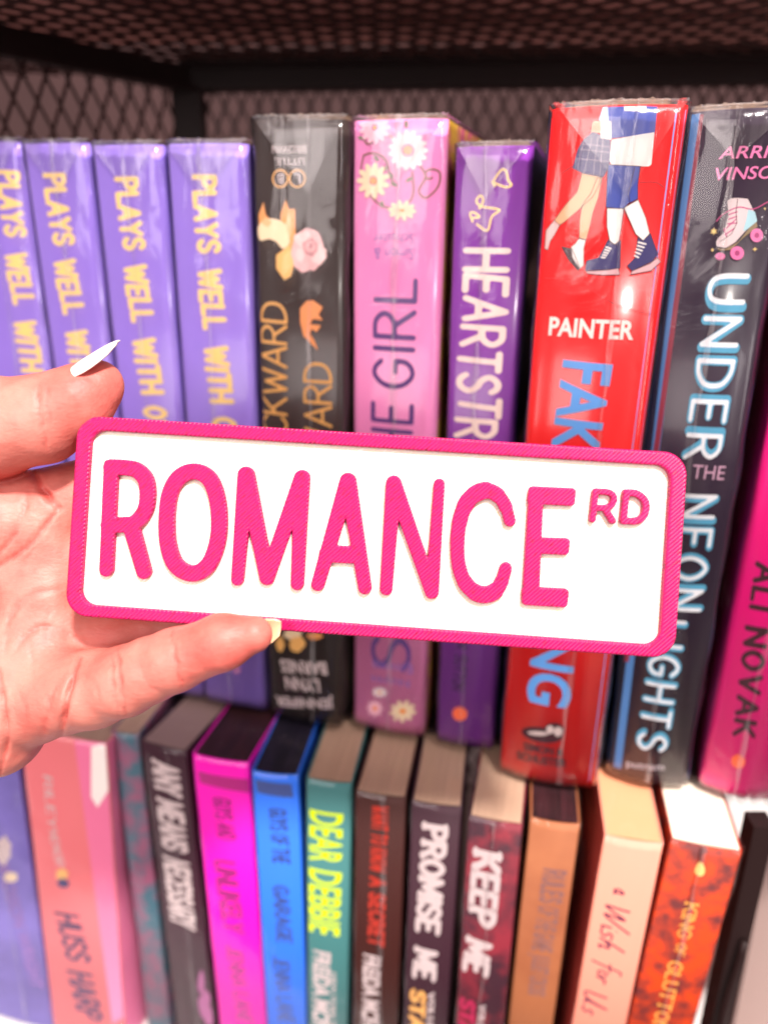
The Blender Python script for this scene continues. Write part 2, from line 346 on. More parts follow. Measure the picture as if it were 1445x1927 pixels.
def word_fill(text, r, gap=0.2, serif=0.0, slant=0.0, jitter=0.0, cell=0.045):
    """each glyph filled on its own grid; returns verts normalised by the drawn extent"""
    Vs, Fs, n, x = [], [], 0, 0.0
    rnd = random.Random(len(text) * 31 + ord(text[0]))
    for ch in text:
        if ch == ' ': x += 0.42; continue
        w_, st = G[ch]; dy = rnd.uniform(-jitter, jitter); rot = rnd.uniform(-jitter, jitter)
        strokes = []
        for s in st:
            pts = [(px + slant*py + x + rot*(py-.5), py + dy) for px, py in s]
            strokes.append((pts, r))
            if serif and len(s) > 0:
                for q in (s[0], s[-1]):
                    if q[1] < 0.05 or q[1] > 0.95: strokes.append(([(q[0]-serif+x, q[1]), (q[0]+serif+x, q[1])], r*0.7))
        V, F, D, E = fill(strokes, step=cell)
        if len(V) == 0: continue
        Vs.append(V); Fs += [tuple(i+n for i in f) for f in F]; n += len(V); x += w_ + gap
    V = np.vstack(Vs); lo, hi = V.min(0), V.max(0)
    return (V - lo) / (hi - lo), Fs
def font_fill(text, offset=0.0, shear=0.0, spacing=1.0, extrude=0):
    cu = bpy.data.curves.new('t', 'FONT'); cu.body = text; cu.size = 1; cu.offset = offset; cu.shear = shear; cu.space_character = spacing; cu.resolution_u = 4; cu.fill_mode = 'FRONT'
    ob = bpy.data.objects.new('t', cu); COL.objects.link(ob); bpy.context.view_layer.update()
    me = bpy.data.meshes.new_from_object(ob.evaluated_get(bpy.context.evaluated_depsgraph_get()))
    V = np.array([v.co[:2] for v in me.vertices]); F = [tuple(p.vertices) for p in me.polygons]
    bpy.data.objects.remove(ob); bpy.data.curves.remove(cu); bpy.data.meshes.remove(me)
    lo, hi = V.min(0), V.max(0); return (V - lo) / (hi - lo), F

# ------------------------------------------------------------------ books
BOOKGROUP_U = 'shrink wrapped hardcover books in the upper row'; BOOKGROUP_L = 'books in the lower row'
class Book:
    """local frame: x across the spine, y into the shelf, z up; origin bottom centre of the spine"""
    def __init__(s, loc, yaw, lean, width, height, depth, bulge, label, group, cover, side=None, pages=None, hard=True, film=True):
        s.w, s.h, s.d, s.b = width, height, depth, bulge
        R = Matrix.Rotation(yaw, 3, 'Z') @ Matrix.Rotation(lean, 3, 'Y')
        s.root = empty('book', loc, R); tag(s.root, label, 'book', group)
        s.R = np.array(R); s.o = np.array(loc); s.layer = 0; s.hard = hard
        t = 0.0026 if hard else 0.0006; inset = 0.0035 if hard else 0.0002; rc = 0.0030 if hard else 0.0009
        s.rc = rc
        outer = s.profile(0, rc); inner = s.profile(-t, max(rc-t, 0.0004), back=0)
        n = len(outer); V = [(x, y, z) for z in (0, height) for x, y in outer] + [(x, y, z) for z in (0, height) for x, y in inner]
        F = []
        for i in range(n-1):
            F += [(i, i+1, n+i+1, n+i), (2*n+i+1, 2*n+i, 3*n+i, 3*n+i+1), (n+i, n+i+1, 3*n+i+1, 3*n+i), (i+1, i, 2*n+i, 2*n+i+1)]
        F += [(0, n, 3*n, 2*n), (n-1, 3*n-1, 4*n-1, 2*n-1)]
        c = mesh_obj('cover', V, F, cover, s.root)
        if side is not None:                       # front and back boards printed in another colour than the spine
            c.data.materials.append(side)
            for p in c.data.polygons:
                if p.center.y > 0.0035 and abs(p.normal.x) > 0.9: p.material_index = 1
        for p in c.data.polygons:
            if abs(p.normal.z) < 0.1 and p.center.y < rc*1.5: p.use_smooth = True
        mb = MB(); a = width/2 - t - 0.0001
        mb.box((-a, 0.0045 if hard else 0.0010, inset), (a, depth - (0.004 if hard else 0.0004), height - inset))
        mb.build('page_block', pages or PAGES, s.root)
        s.fm = FILM if hard else FILM_LOW
        if film: s.film(rc)
    def y_front(s, x):
        e = abs(x) - (s.w/2 - s.rc)
        if e <= 0: return -s.b * (1 - (x/(s.w/2 - s.rc))**2)
        return s.rc - math.sqrt(max(s.rc**2 - min(e, s.rc)**2, 0.0))
    def profile(s, off, rc, back=None):
        a = s.w/2 + off; P = [(-a, s.d + (off if back is None else 0))]
        for k in range(6):
            t = math.pi/2 * k/5; P.append((-a + rc - rc*math.cos(t), -off + rc - rc*math.sin(t)))
        P = P[:1] + P[1:]
        m = 12; x0 = -a + rc
        for k in range(1, m):
            x = x0 + (2*(a-rc))*k/m; P.append((x, -off - s.b*(1 - (x/(a-rc))**2)))
        for k in range(6):
            t = math.pi/2 * k/5; P.append((a - rc + rc*math.sin(t), -off + rc - rc*math.cos(t)))
        P.append((a, s.d + (off if back is None else 0))); return P
    def film(s, rc):
        off = 0.0007; P = s.profile(off, rc + off*1.5); n = len(P); nz = 40; rs = random.Random(int(s.o[0]*1e5)); V = []
        ph = [rs.uniform(0, 6) for _ in range(6)]
        top = s.h + 0.0012
        for j in range(nz+1):
            z = -0.0006 + (top + 0.0006) * j/nz
            for i, (x, y) in enumerate(P):
                e = 0.00022 * (math.sin(z*90 + ph[0] + i*1.1) + math.sin(z*210 + ph[1] - i*0.7)) if 0 < i < n-1 else 0
                sag = 0.0
                V.append((x + (e if abs(x) > s.w/2 - rc else 0) , y - abs(e), z))
        F = [(j*n+i, j*n+i+1, (j+1)*n+i+1, (j+1)*n+i) for j in range(nz) for i in range(n-1)]
        F.append(tuple(nz*n+i for i in range(n))); F.append(tuple(range(n))[::-1])
        fo = mesh_obj('shrink_wrap', V, F, s.fm, s.root)
        for p in fo.data.polygons: p.use_smooth = abs(p.normal.z) < 0.5
        if not s.hard and rs.random() < 0.6: return
        # welded seam running down the spine, slightly off centre and wavering
        sx = rs.uniform(-0.10, 0.16) * s.w; ws = rs.uniform(0.0003, 0.0008); V = []; m = 90
        for j in range(m+1):
            z = top * j/m; cx = sx + 0.0004*math.sin(z*70 + ph[2]) + 0.0002*math.sin(z*330)
            for k, q in enumerate((-1, -0.4, 0, 0.4, 1)):
                x = cx + q*ws*(1 + 0.5*math.sin(z*150 + ph[3])); V.append((x, s.y_front(x) - off - 0.0004 - (0.0004 if k == 2 else 0.0001 if k in (1, 3) else 0), z))
        mesh_obj('wrap_seam', V, [(j*5+k, j*5+k+1, j*5+k+6, j*5+k+5) for j in range(m) for k in range(4)], SEAM, fo, True)
        # folded corner flap: a triangle of doubled film pointing down from the top edge
        if not s.hard: return
        d = s.w * rs.uniform(0.42, 0.75); V = []; Fc = []; m = 10; bx = -0.5 + rs.uniform(0.0, 0.06)
        for j in range(m+1):
            t = j/m
            for k in range(9):
                x = (bx*s.w + sx*0) * (1-t) + (0.49*s.w - bx*s.w) * (1-t) * k/8 + sx*t
                V.append((x, s.y_front(min(max(x, -s.w*.49), s.w*.49)) - off - 0.00035 - 0.0003*math.sin(k*2.1 + ph[4]) * (1-t) - 0.0002, top - d*t))
        mesh_obj('wrap_fold', V, [(j*9+k, (j+1)*9+k, (j+1)*9+k+1, j*9+k+1) for j in range(m) for k in range(8)], FOLD, fo, True)
        # crimped ridge of gathered film along the top edge
        V = []; m = 46
        for j in range(m+1):
            x = -s.w/2 + s.w*j/m; amp = rs.uniform(0.0, 1.0)
            y0 = s.y_front(min(max(x, -s.w*.49), s.w*.49)) - off
            V += [(x, y0 - 0.0002, top - 0.0006 - 0.0005*rs.random()), (x, y0 - 0.0006 - 0.0006*amp, top - 0.0004), (x, y0 + 0.001, top + 0.0003 + 0.0006*amp*rs.random()), (x, y0 + 0.006, top + 0.0002)]
        mesh_obj('wrap_crimp', V, [(j*4+k, (j+1)*4+k, (j+1)*4+k+1, j*4+k+1) for j in range(m) for k in range(3)], SEAM, fo, False)
    # photograph pixel -> (u, v) on the spine
    def uv(s, p):
        q = on_plane(p, s.o + s.R @ np.array([0, -s.b*0.8, 0]), s.R @ np.array([0, 1.0, 0]))
        l = s.R.T @ (q - s.o); return np.array([l[0], l[2]])
    def put(s, name, P, F, m, lift=None, bend=True):
        """P: (n,2) spine coordinates in metres"""
        if lift is None: s.layer += 1; lift = 0.00005 + 0.000014*s.layer
        V = [(float(x), s.y_front(x) - lift, float(z)) for x, z in P]
        o = mesh_obj(name, V, F, m, s.root)
        return o
    def refine(s, P, F):
        if s.b < 1e-5: return P, F
        bm = bmesh.new(); vs = [bm.verts.new((x, 0, z)) for x, z in P]
        for f in F:
            try: bm.faces.new([vs[i] for i in f])
            except ValueError: pass
        n = 12
        for k in range(1, n):
            bmesh.ops.bisect_plane(bm, geom=bm.verts[:] + bm.edges[:] + bm.faces[:], plane_co=(-s.w/2 + s.w*k/n, 0, 0), plane_no=(1, 0, 0))
        bm.verts.index_update(); P = np.array([(v.co.x, v.co.z) for v in bm.verts]); F = [tuple(v.index for v in f.verts) for f in bm.faces]
        bm.free(); return P, F
    def line(s, VF, a, b, width, m, name='lettering', refine=True):
        """fit a normalised word between photo points a and b (centre line), width in photo px"""
        V, F = VF; A, B = s.uv(a), s.uv(b); d = B - A; L = np.linalg.norm(d); ux = d / L; uy = np.array([-ux[1], ux[0]])
        dpx = np.array(b, float) - np.array(a, float); per = np.array([dpx[1], -dpx[0]]) / np.linalg.norm(dpx)
        mid = (np.array(a) + np.array(b)) / 2.0; wv = np.linalg.norm(s.uv(mid + per*width/2) - s.uv(mid - per*width/2))
        P = A + np.outer(V[:, 0]*L, ux) + np.outer((V[:, 1]-.5)*wv, uy)
        lim = s.w/2 - 0.0008; 
        P[:, 0] = np.clip(P[:, 0], -lim, lim)
        if refine: P, F = s.refine(P, F)
        return s.put(name, P, F, m)
    def shape(s, m, polys, name='printed_art'):
        """polys: list of closed outlines in photo px, filled"""
        V, F, n = [], [], 0
        pts = [[tuple(s.uv(p)) for p in pl] for pl in polys]
        if name == 'printed_band':
            lim = s.w/2 - 0.0004; P, F = s.refine(np.array([(min(max(x, -lim), lim), z) for x, z in pts[0]]), [tuple(range(len(pts[0])))])
            return s.put(name, P, F, m)
        for pl in pts:
            ext = max(max(p[0] for p in pl) - min(p[0] for p in pl), max(p[1] for p in pl) - min(p[1] for p in pl))
            v, f, D, E = fill([], [(pl, 0.0)], step=max(ext/40, 0.00022))
            if len(v): V.append(v); F += [tuple(i+n for i in g) for g in f]; n += len(v)
        V = np.vstack(V); k = np.abs(V[:, 0]) ; lim = s.w/2 - 0.0004; V[:, 0] = np.clip(V[:, 0], -lim, lim); V[:, 1] = np.clip(V[:, 1], 0.0004, s.h - 0.0004)
        return s.put(name, V, F, m)
    def strokes(s, m, lines, rpx, name='printed_line'):
        mid = s.uv(lines[0][0]); k = np.linalg.norm(s.uv(np.array(lines[0][0]) + (1, 0)) - mid)
        V, F, n = [], [], 0
        for l in lines:
            v, f, D, E = fill([([tuple(s.uv(p)) for p in l], rpx*k)], step=max(rpx*k*0.6, 0.00012))
            if len(v): V.append(v); F += [tuple(i+n for i in g) for g in f]; n += len(v)
        return s.put(name, np.vstack(V), F, m)

def cover_mat(name, col, **kw): return mat(name, col, rough=kw.pop('rough', 0.33), spec=kw.pop('spec', 0.3), coat=kw.pop('coat', 0.35), bump=0.05, bscale=60, bdist=0.001, **kw)
def ink(name, col, rough=0.4): return mat(name, col, rough, 0.4)

def upper(tl, tr, br, bl, label, cover, side=None, bulge=0.0012, group=BOOKGROUP_U, yaw=None, zb=0.2100, hard=True):
    a, b = on_z(bl, zb), on_z(br, zb); u = b - a; w_ = np.linalg.norm(u); u /= w_; n = np.cross(u, [0, 0, 1])
    ta, tb = on_plane(tl, a, n), on_plane(tr, a, n); wt = np.linalg.norm(tb - ta)
    h = (ta[2] + tb[2])/2 - zb; ln = (np.dot(ta-a, u) + np.dot(tb-b, u))/2; c = (a+b)/2; cy = math.radians(-16.5)
    yw = 0.75*cy + 0.25*math.atan2(u[1], u[0])
    return Book(c, yw, math.atan2(ln, h), (w_+wt)/2, math.hypot(h, ln) , 0.150, bulge, label, group, cover, side, hard=hard)
LIL = cover_mat('lavender_jacket', (0.31, 0.20, 0.70), noise=0.08, nscale=20)
YEL = ink('yellow_ink', (0.95, 0.70, 0.24))
SETG = 'four lavender hardcover copies at the left of the upper row'
PW = [word_fill(t, 0.13, 0.25, jitter=0.05) for t in ('PLAYS', 'WELL', 'WITH', 'OTHERS')]
def plays(bk, segs, wd):
    for vf, (a, b) in zip(PW, segs): bk.line(vf, a, b, wd, YEL, refine=False)
A = upper((-95,266),(36,268),(172,1262),(55,1243), 'lavender hardcover with yellow lettering, cut off by the left edge of the photo', LIL, bulge=.0004, group=SETG)
plays(A, [((15,320),(29,447)), ((29,475),(46,575)), ((46,602),(61,702)), ((62,722),(78,860))], 45)
B = upper((40,270),(161,270),(276,1286),(180,1267), 'lavender hardcover whose yellow lettering runs down to the white thumb nail', LIL, bulge=.0004, group=SETG)
plays(B, [((102,325),(121,463)), ((121,487),(140,593)), ((143,620),(160,722)), ((163,742),(182,880))], 46)
C = upper((168,275),(303,271),(381,1309),(283,1290), 'lavender hardcover directly right of the thumb tip, second from the black book', LIL, bulge=.0004, group=SETG)
plays(C, [((238,332),(253,472)), ((254,497),(269,608)), ((270,635),(287,743)), ((290,763),(305,905))], 48)
D = upper((310,273),(462,268),(499,1332),(384,1311), 'lavender hardcover touching the black floral book, its spine fully in view', LIL, bulge=.0004, group=SETG)
plays(D, [((385,328),(393,478)), ((394,505),(404,622)), ((406,650),(417,760)), ((420,784),(432,930))], 50)
D.line(font_fill('HARPER', 0.02), (440,1210), (446,1268), 13, ink('pink_ink', (0.72, 0.25, 0.45)))

BLK = cover_mat('charcoal_jacket', (0.035, 0.022, 0.020), coat=0.2, noise=0.3, nscale=14)
E_ = upper((478,228),(645,222),(645,1364),(505,1336), 'charcoal black hardcover with gold lettering and a pink rose on its spine', BLK, bulge=.0008)
GOLD = ink('gold_ink', (0.80, 0.42, 0.12)); GREY = ink('pale_grey_ink', (0.62, 0.52, 0.52))
E_.line(word_fill('BACKWARD', 0.05, 0.13), (517,892), (514,568), 52, GOLD)
E_.line(word_fill('FORWARD', 0.05, 0.13), (601,960), (597,682), 52, GOLD)
E_.line(font_fill('LITTLE,', 0.01), (574,303), (517,303), 15, GREY); E_.line(font_fill('BROWN', 0.01), (577,281), (512,281), 15, GREY)
for cx, t in ((560, 'L'), (528, 'B')):
    E_.strokes(GOLD, [ellipse(cx, 336, 14.5, 16) + [(cx+14.5, 336)]], 1.6); E_.line(font_fill(t), (cx+6, 336), (cx-6, 336), 18, GREY)
def blobs(bk, items):
    for m, cx, cy, rx, ry, seed in items:
        r = random.Random(seed); n = 14
        bk.shape(m, [catmull([(cx + rx*math.cos(t)*r.uniform(.78, 1.15), cy + ry*math.sin(t)*r.uniform(.78, 1.15)) for t in np.linspace(0, 2*math.pi, n, endpoint=False)], 4, True)])
FLM = ink('flame_orange_ink', (0.85, 0.38, 0.12)); LILY = ink('cream_petal_ink', (0.93, 0.75, 0.50)); AMB = ink('amber_petal_ink', (0.88, 0.52, 0.16))
E_.shape(FLM, [[(488,442),(485,405),(495,380),(500,405),(512,415),(505,440)], [(528,405),(538,375),(545,395),(556,392),(557,450),(545,500),(536,470)]])
E_.shape(AMB, [[(520,480),(545,462),(556,490),(548,520),(536,527),(520,505)]])
E_.shape(LILY, [catmull([(482,430),(500,412),(528,415),(543,432),(546,455),(533,468),(520,455),(505,450),(488,452)], 4, True)])
E_.shape(ink('peach_flame_ink', (0.93, 0.55, 0.28)), [[(490,420),(500,408),(512,418),(504,428)], [(538,420),(545,400),(550,430),(546,455)]])
RS1, RS2, RS3 = ink('rose_petal_ink', (0.80, 0.47, 0.47)), ink('rose_shadow_ink', (0.60, 0.28, 0.30)), ink('rose_light_ink', (0.88, 0.62, 0.60))
blobs(E_, [(RS1, 582, 468, 34, 40, 1), (RS1, 572, 498, 18, 14, 11), (RS3, 572, 450, 17, 16, 2), (RS3, 600, 478, 15, 20, 3), (RS2, 585, 466, 15, 17, 4), (RS1, 584, 463, 10, 12, 5), (RS2, 586, 462, 4, 6, 6), (RS3, 566, 480, 10, 13, 8)])
E_.shape(ink('copper_ink', (0.80, 0.30, 0.09)), [[(566,580),(578,566),(590,565),(608,578),(600,592),(608,603),(590,600),(584,610),(605,612),(596,625),(588,618),(584,628),(592,640),(600,660),(588,648),(572,632),(566,605)]])
for t, y, x0, x1 in (('JENNIFER', 1322, 628, 518), ('LYNN', 1290, 602, 537), ('BARNES', 1258, 615, 528)):
    E_.line(font_fill(t, 0.03), (x0, y), (x1, y-6), 24, GREY)
blobs(E_, [(LILY, 552, 1193, 18, 12, 21), (AMB, 560, 1212, 14, 16, 22), (AMB, 528, 1212, 8, 14, 24), (FLM, 592, 1196, 14, 8, 23)])

PNK = cover_mat('pink_jacket', (0.76, 0.24, 0.50), noise=0.06, nscale=18); SUN = cover_mat('yellow_flowered_board', (0.88, 0.55, 0.05), col2=(0.80, 0.12, 0.30), nscale=150)
Fb = upper((663,225),(839,225),(797,1384),(665,1355), 'pink hardcover with white daisies and thin dark purple lettering', PNK, side=SUN, bulge=.0012)
VIO = ink('dark_violet_ink', (0.10, 0.04, 0.20)); VI2 = ink('slate_violet_ink', (0.25, 0.13, 0.42))
Fb.line(word_fill('GIRL', 0.06, 0.24), (739,732), (744,522), 82, VIO); Fb.line(word_fill('THE', 0.06, 0.26), (735,905), (738,757), 80, VIO)
Fb.line(word_fill('S', 0.06), (735,1262), (735,1196), 74, VIO)
Fb.line(font_fill('Simon &', 0.0), (779,477), (703,477), 23, VI2); Fb.line(font_fill('Schuster', 0.0), (779,449), (702,449), 20, VI2)
Fb.line(font_fill('Emma', 0.0), (775,1260), (700,1252), 18, VI2); Fb.line(font_fill('Noyes', 0.0), (770,1285), (698,1276), 18, VI2)
PET, PT2, CTR, GRN, VIN = ink('white_petal_ink', (0.80, 0.72, 0.72)), ink('blush_petal_ink', (0.92, 0.55, 0.66)), ink('orange_centre_ink', (0.80, 0.25, 0.03)), ink('leaf_ink', (0.16, 0.16, 0.10)), ink('vine_ink', (0.26, 0.10, 0.10))
CRM = ink('cream_daisy_ink', (0.80, 0.66, 0.45))
def daisy(bk, cx, cy, r, n, pm, cm, sq=1.0, a0=0.0, rc=0.28):
    bk.shape(pm, [ellipse(cx + r*.62*math.cos(a), cy + r*.62*math.sin(a)*sq, r*.42, r*.19, 12, a) for a in [a0 + 2*math.pi*k/n for k in range(n)]])
    bk.shape(cm, [ellipse(cx, cy, r*rc, r*rc*sq, 14)])
VL = [c_((683,292),(678,320),(684,350),(700,372),(722,388),(745,392),(768,382),(778,362),(776,325)), c_((683,292),(697,288),(715,292),(728,305),(733,330),(742,345)), c_((779,296),(800,330),(788,358),(800,372),(822,352),(826,325),(812,318),(800,324),(803,336),(812,334)), c_((735,256),(748,266),(760,262)), c_((684,262),(690,270),(700,268))]
Fb.strokes(VIN, VL, 1.8)
Fb.shape(GRN, [ellipse(x, y, 7, 3.5, 10, a) for x, y, a in ((765,234,1.5), (708,298,.8), (724,318,2.4), (736,330,1), (770,338,2.5), (719,384,1.7), (678,259,.3), (742,347,.4))])
daisy(Fb, 705, 240, 30, 13, PT2, CTR, rc=.14); daisy(Fb, 768, 283, 36, 15, PET, CTR, 1.05); daisy(Fb, 702, 340, 32, 11, CRM, CTR, 1.1, .3, .2); daisy(Fb, 757, 396, 26, 10, CRM, CTR, .6, .1, .2)
Fb.shape(ink('magenta_eye_ink', (0.75, 0.1, 0.3)), [ellipse(768, 283, 12, 12)]); Fb.shape(CTR, [ellipse(768, 283, 8.5, 8.5)])
daisy(Fb, 758, 1338, 24, 9, CRM, CTR, .8, .2, .25); daisy(Fb, 715, 1302, 14, 8, PET, CTR, .6); daisy(Fb, 706, 1332, 16, 8, PT2, CTR, 1)

PUR = cover_mat('purple_jacket', (0.23, 0.035, 0.36), noise=0.15, nscale=15)
Gb = upper((862,278),(998,272),(934,1405),(815,1390), 'deep purple hardcover with cream handwritten lettering and small yellow doodles', PUR, side=cover_mat('navy_purple_board', (0.035, 0.015, 0.07)), bulge=.0008)
Gb.line(word_fill('HEARTSTRINGS', 0.085, 0.22, slant=0.05, jitter=0.06), (917,466), (888,965), 92, ink('cream_ink', (0.93, 0.75, 0.66)))
Gb.strokes(YEL, [c_((931,350),(928,342),(943,320),(952,322),(956,340)), c_((956,340),(962,348),(950,352),(926,342)), c_((889,417),(884,402),(892,400),(902,408),(890,410)), c_((897,422),(917,434),(925,408),(940,396),(928,392),(905,388),(896,378),(904,368),(909,378),(902,392))], 2.0)
Gb.line(word_fill('SUTTON', 0.11, 0.2), (868,1232), (861,1300), 26, ink('dark_plum_ink', (0.06, 0.01, 0.10))); Gb.line(word_fill('ADA', 0.11, 0.2), (871,1190), (868,1222), 26, ink('dark_plum_ink', (0.06, 0.01, 0.10)))
Gb.shape(ink('orange_logo_ink', (0.90, 0.16, 0.05)), [ellipse(865, 1343, 14, 13)])

RED = cover_mat('red_jacket', (0.84, 0.008, 0.010), rough=0.25, coat=0.5); SKY = cover_mat('light_blue_board', (0.08, 0.17, 0.42))
H = upper((1042,200),(1290,201),(1124,1479),(935,1441), 'tall red hardcover with pale blue lettering and skating figures on its spine', RED, side=SKY, bulge=.0028)
EDGE = ink('light_blue_ink', (0.22, 0.38, 0.85))
H.shape(EDGE, [[(1272,203),(1292,203),(1128,1479),(1107,1477)]], 'printed_band')
def z5(pts): return [(x/2.877 + 820, y/2.877 + 190) for x, y in pts]
TAN, SOCK, NAVY, BLU, WHT, BLD, OUT = ink('tan_ink', (0.85, 0.50, 0.27)), ink('pale_pink_ink', (0.88, 0.60, 0.58)), ink('navy_ink', (0.035, 0.03, 0.16)), ink('royal_blue_ink', (0.045, 0.085, 0.42)), ink('white_ink', (0.93, 0.90, 0.85)), ink('blade_ink', (0.78, 0.50, 0.52)), ink('outline_ink', (0.05, 0.01, 0.02))
art = [(TAN, [(790,390),(890,405),(885,450),(850,520),(770,590),(700,650),(668,672),(636,645),(700,560),(765,490)]), (SOCK, [(636,645),(668,672),(642,720),(615,760),(602,808),(583,800),(590,700)]),
 (TAN, [(900,410),(880,520),(850,600),(828,700),(812,752),(775,745),(778,640),(792,560),(840,500),(870,420)]), (OUT, [(678,788),(735,800),(778,900),(770,920),(716,858)]), (WHT, [(775,742),(812,750),(800,800),(800,890),(778,908),(738,850),(730,790),(752,772)]),
 (NAVY, [(850,165),(945,215),(940,350),(905,415),(800,395),(738,362),(766,260),(800,205)]), (ink('pale_blue_ink', (0.42,0.60,0.80)), [(905,28),(1010,20),(1015,110),(880,108)]), (TAN, [(856,108),(900,112),(895,176),(840,168),(845,125)]),
 (BLU, [(930,24),(1200,28),(1182,182),(1050,192),(950,204),(935,110)]), (WHT, [(890,105),(950,112),(950,212),(890,202)]), (WHT, [(950,212),(1060,190),(1182,168),(1165,345),(1150,354),(950,350),(938,320)]), (WHT, [(1018,20),(1140,18),(1135,58),(1018,56)]),
 (BLU, [(930,346),(1105,354),(1092,450),(1092,530),(1040,556),(1015,584),(920,576)]), (WHT, [(925,580),(1015,582),(1000,700),(985,785),(942,768),(925,680)]), (WHT, [(1017,578),(1094,534),(1135,630),(1158,722),(1120,756),(1080,720)]),
 (NAVY, [(932,750),(968,778),(1000,752),(996,905),(930,912),(808,918),(815,865),(880,848)]), (NAVY, [(1092,738),(1120,758),(1160,715),(1202,830),(1170,870),(1060,920),(1035,892),(1080,845)]),
 (BLD, [(812,922),(930,915),(985,905),(996,940),(900,942),(822,934)]), (BLD, [(1052,940),(1060,922),(1160,880),(1200,848),(1218,872),(1165,920)])]
for m, p in art: H.shape(m, [z5(p)])
H.strokes(OUT, [z5(p + [p[0]]) for m, p in art[:5] + art[12:]], 0.55)
H.strokes(ink('plaid_line_ink', (0.45, 0.35, 0.50)), [z5(p) for p in ([(845,200),(800,395)],[(878,190),(850,402)],[(905,200),(885,408)],[(800,215),(765,370)],[(775,260),(940,280)],[(755,310),(938,330)],[(790,232),(940,250)])], 0.5)
H.strokes(WHT, [z5([(900+8*k, 790+0*k), (925+4*k, 800)]) for k in range(0)] + [z5([(880-6*k+40, 790+14*k), (915-8*k+32, 800+12*k)]) for k in range(5)] + [z5([(1095-5*k, 765+18*k), (1135-10*k, 775+18*k)]) for k in range(5)], 1.5)
H.strokes(OUT, [z5(q) for q in (c_((650,460),(670,400),(740,350)), c_((590,960),(700,962),(800,940)), c_((760,930),(870,1040),(1000,1110),(1190,1165)), c_((1100,440),(1190,440),(1240,470)), [(1050,560),(1040,500),(1075,360)])], 0.5)
H.line(font_fill('PAINTER', 0.030), (1032,614), (1193,622), 36, ink('warm_white_ink', (0.95, 0.86, 0.80)))
FB = ink('sky_blue_ink', (0.13, 0.40, 0.82))
H.line(font_fill('FAKE', 0.025), (1106,681), (1074,890), 92, FB); H.line(font_fill('SKATING', 0.025), (1072,925), (1030,1326), 88, FB)
H.line(font_fill('SIMON &', 0.03), (985,1404), (1060,1414), 14, OUT); H.line(font_fill('SCHUSTER', 0.03), (972,1422), (1066,1435), 15, OUT)
H.shape(OUT, [ellipse(1020, 1381, 39, 14, 24, .1), ellipse(1042, 1373, 19, 15)]); H.shape(ink('badge_grey_ink', (.6,.5,.48)), [ellipse(1035, 1370, 7, 8), ellipse(1050, 1374, 8, 9), ellipse(1012, 1378, 20, 4)])

INK = cover_mat('dark_plum_jacket', (0.026, 0.012, 0.034), coat=0.2, noise=0.25, nscale=12)
I = upper((1300,212),(1495,200),(1300,1480),(1135,1445), 'dark plum hardcover with glowing white lettering and a roller skate on its spine', INK, side=SKY, bulge=.0022)
I.shape(ink('steel_blue_ink', (0.09, 0.25, 0.55)), [[(1302,214),(1318,212),(1168,1450),(1142,1447)]], 'printed_band'); I.shape(ink('wine_ink', (0.30, 0.02, 0.05)), [[(1316,214),(1324,214),(1186,1250),(1174,1250)]], 'printed_band')
CY_ = ink('cyan_glow_ink', (0.10, 0.42, 0.62)); GW = ink('glow_white_ink', (0.92, 0.95, 0.97)); PKI = ink('neon_pink_ink', (0.90, 0.22, 0.48))
for vf, a, b, wd in (('UNDER', (1373,514), (1318,866), 76), ('NEON', (1316,930), (1286,1150), 72), ('LIGHTS', (1262,1165), (1224,1412), 62)):
    I.line(word_fill(vf, 0.105, 0.26), a, b, wd + 3, CY_); I.line(word_fill(vf, 0.055, 0.36), a, b, wd - 4, GW)
I.line(font_fill('THE', 0.0), (1302,886), (1364,892), 26, ink('soft_pink_ink', (.75,.45,.6)))
I.line(font_fill('ARRIN', 0.012, 0.15), (1352,288), (1482,284), 23, PKI); I.line(font_fill('VINSON', 0.012, 0.15), (1344,328), (1490,322), 24, PKI)
I.line(font_fill('putnam', 0.0), (1178,1440), (1249,1446), 15, ink('soft_white_ink', (.7,.66,.72)))
def z6(pts): return [(x/2.875 + 1180, y/2.875 + 190) for x, y in pts]
I.shape(ink('skate_plate_ink', (.30,.22,.12)), [z6([(695,640),(705,680),(620,745),(560,805),(500,810),(475,795),(530,800),(600,760)])])
I.shape(ink('skate_boot_ink', (.78,.66,.66)), [z6([(538,540),(560,527),(595,525),(650,530),(680,590),(700,640),(640,700),(580,765),(530,795),(480,785),(478,760),(490,740),(520,715),(545,620)])])
I.shape(ink('skate_heel_ink', (.45,.72,.78)), [z6([(652,585),(690,600),(702,650),(640,700),(622,705),(640,650)])])
I.strokes(ink('skate_lace_ink', (.55,.06,.22)), [z6(p) for p in ([(520,700),(585,640)],[(535,735),(520,690)],[(525,725),(575,690)],[(540,665),(590,660)],[(545,640),(590,625)],[(545,615),(592,600)],c_((480,650),(520,610),(600,575),(680,585),(762,545)))], 1.1)
I.strokes(OUT, [z6([(594,530),(585,600),(590,660),(560,720),(500,760)])], 0.6)
I.shape(PKI, [z6(ellipse(700,727,36,37)), z6(ellipse(592,823,38,37)), z6(ellipse(500,840,27,20))]); I.shape(ink('wheel_hub_ink', (.42,.06,.20)), [z6(ellipse(700,727,14,15)), z6(ellipse(592,823,14,15))])
def star(cx, cy, r, n=4): return [(cx + (r if k % 2 == 0 else r*.32)*math.sin(math.pi*k/n), cy - (r if k % 2 == 0 else r*.32)*math.cos(math.pi*k/n)) for k in range(2*n)]
I.shape(YEL, [star(*z6([(466,706)])[0], 9, 6), star(*z6([(458,806)])[0], 5), star(*z6([(690,802)])[0], 6), star(*z6([(745,582)])[0], 4)])

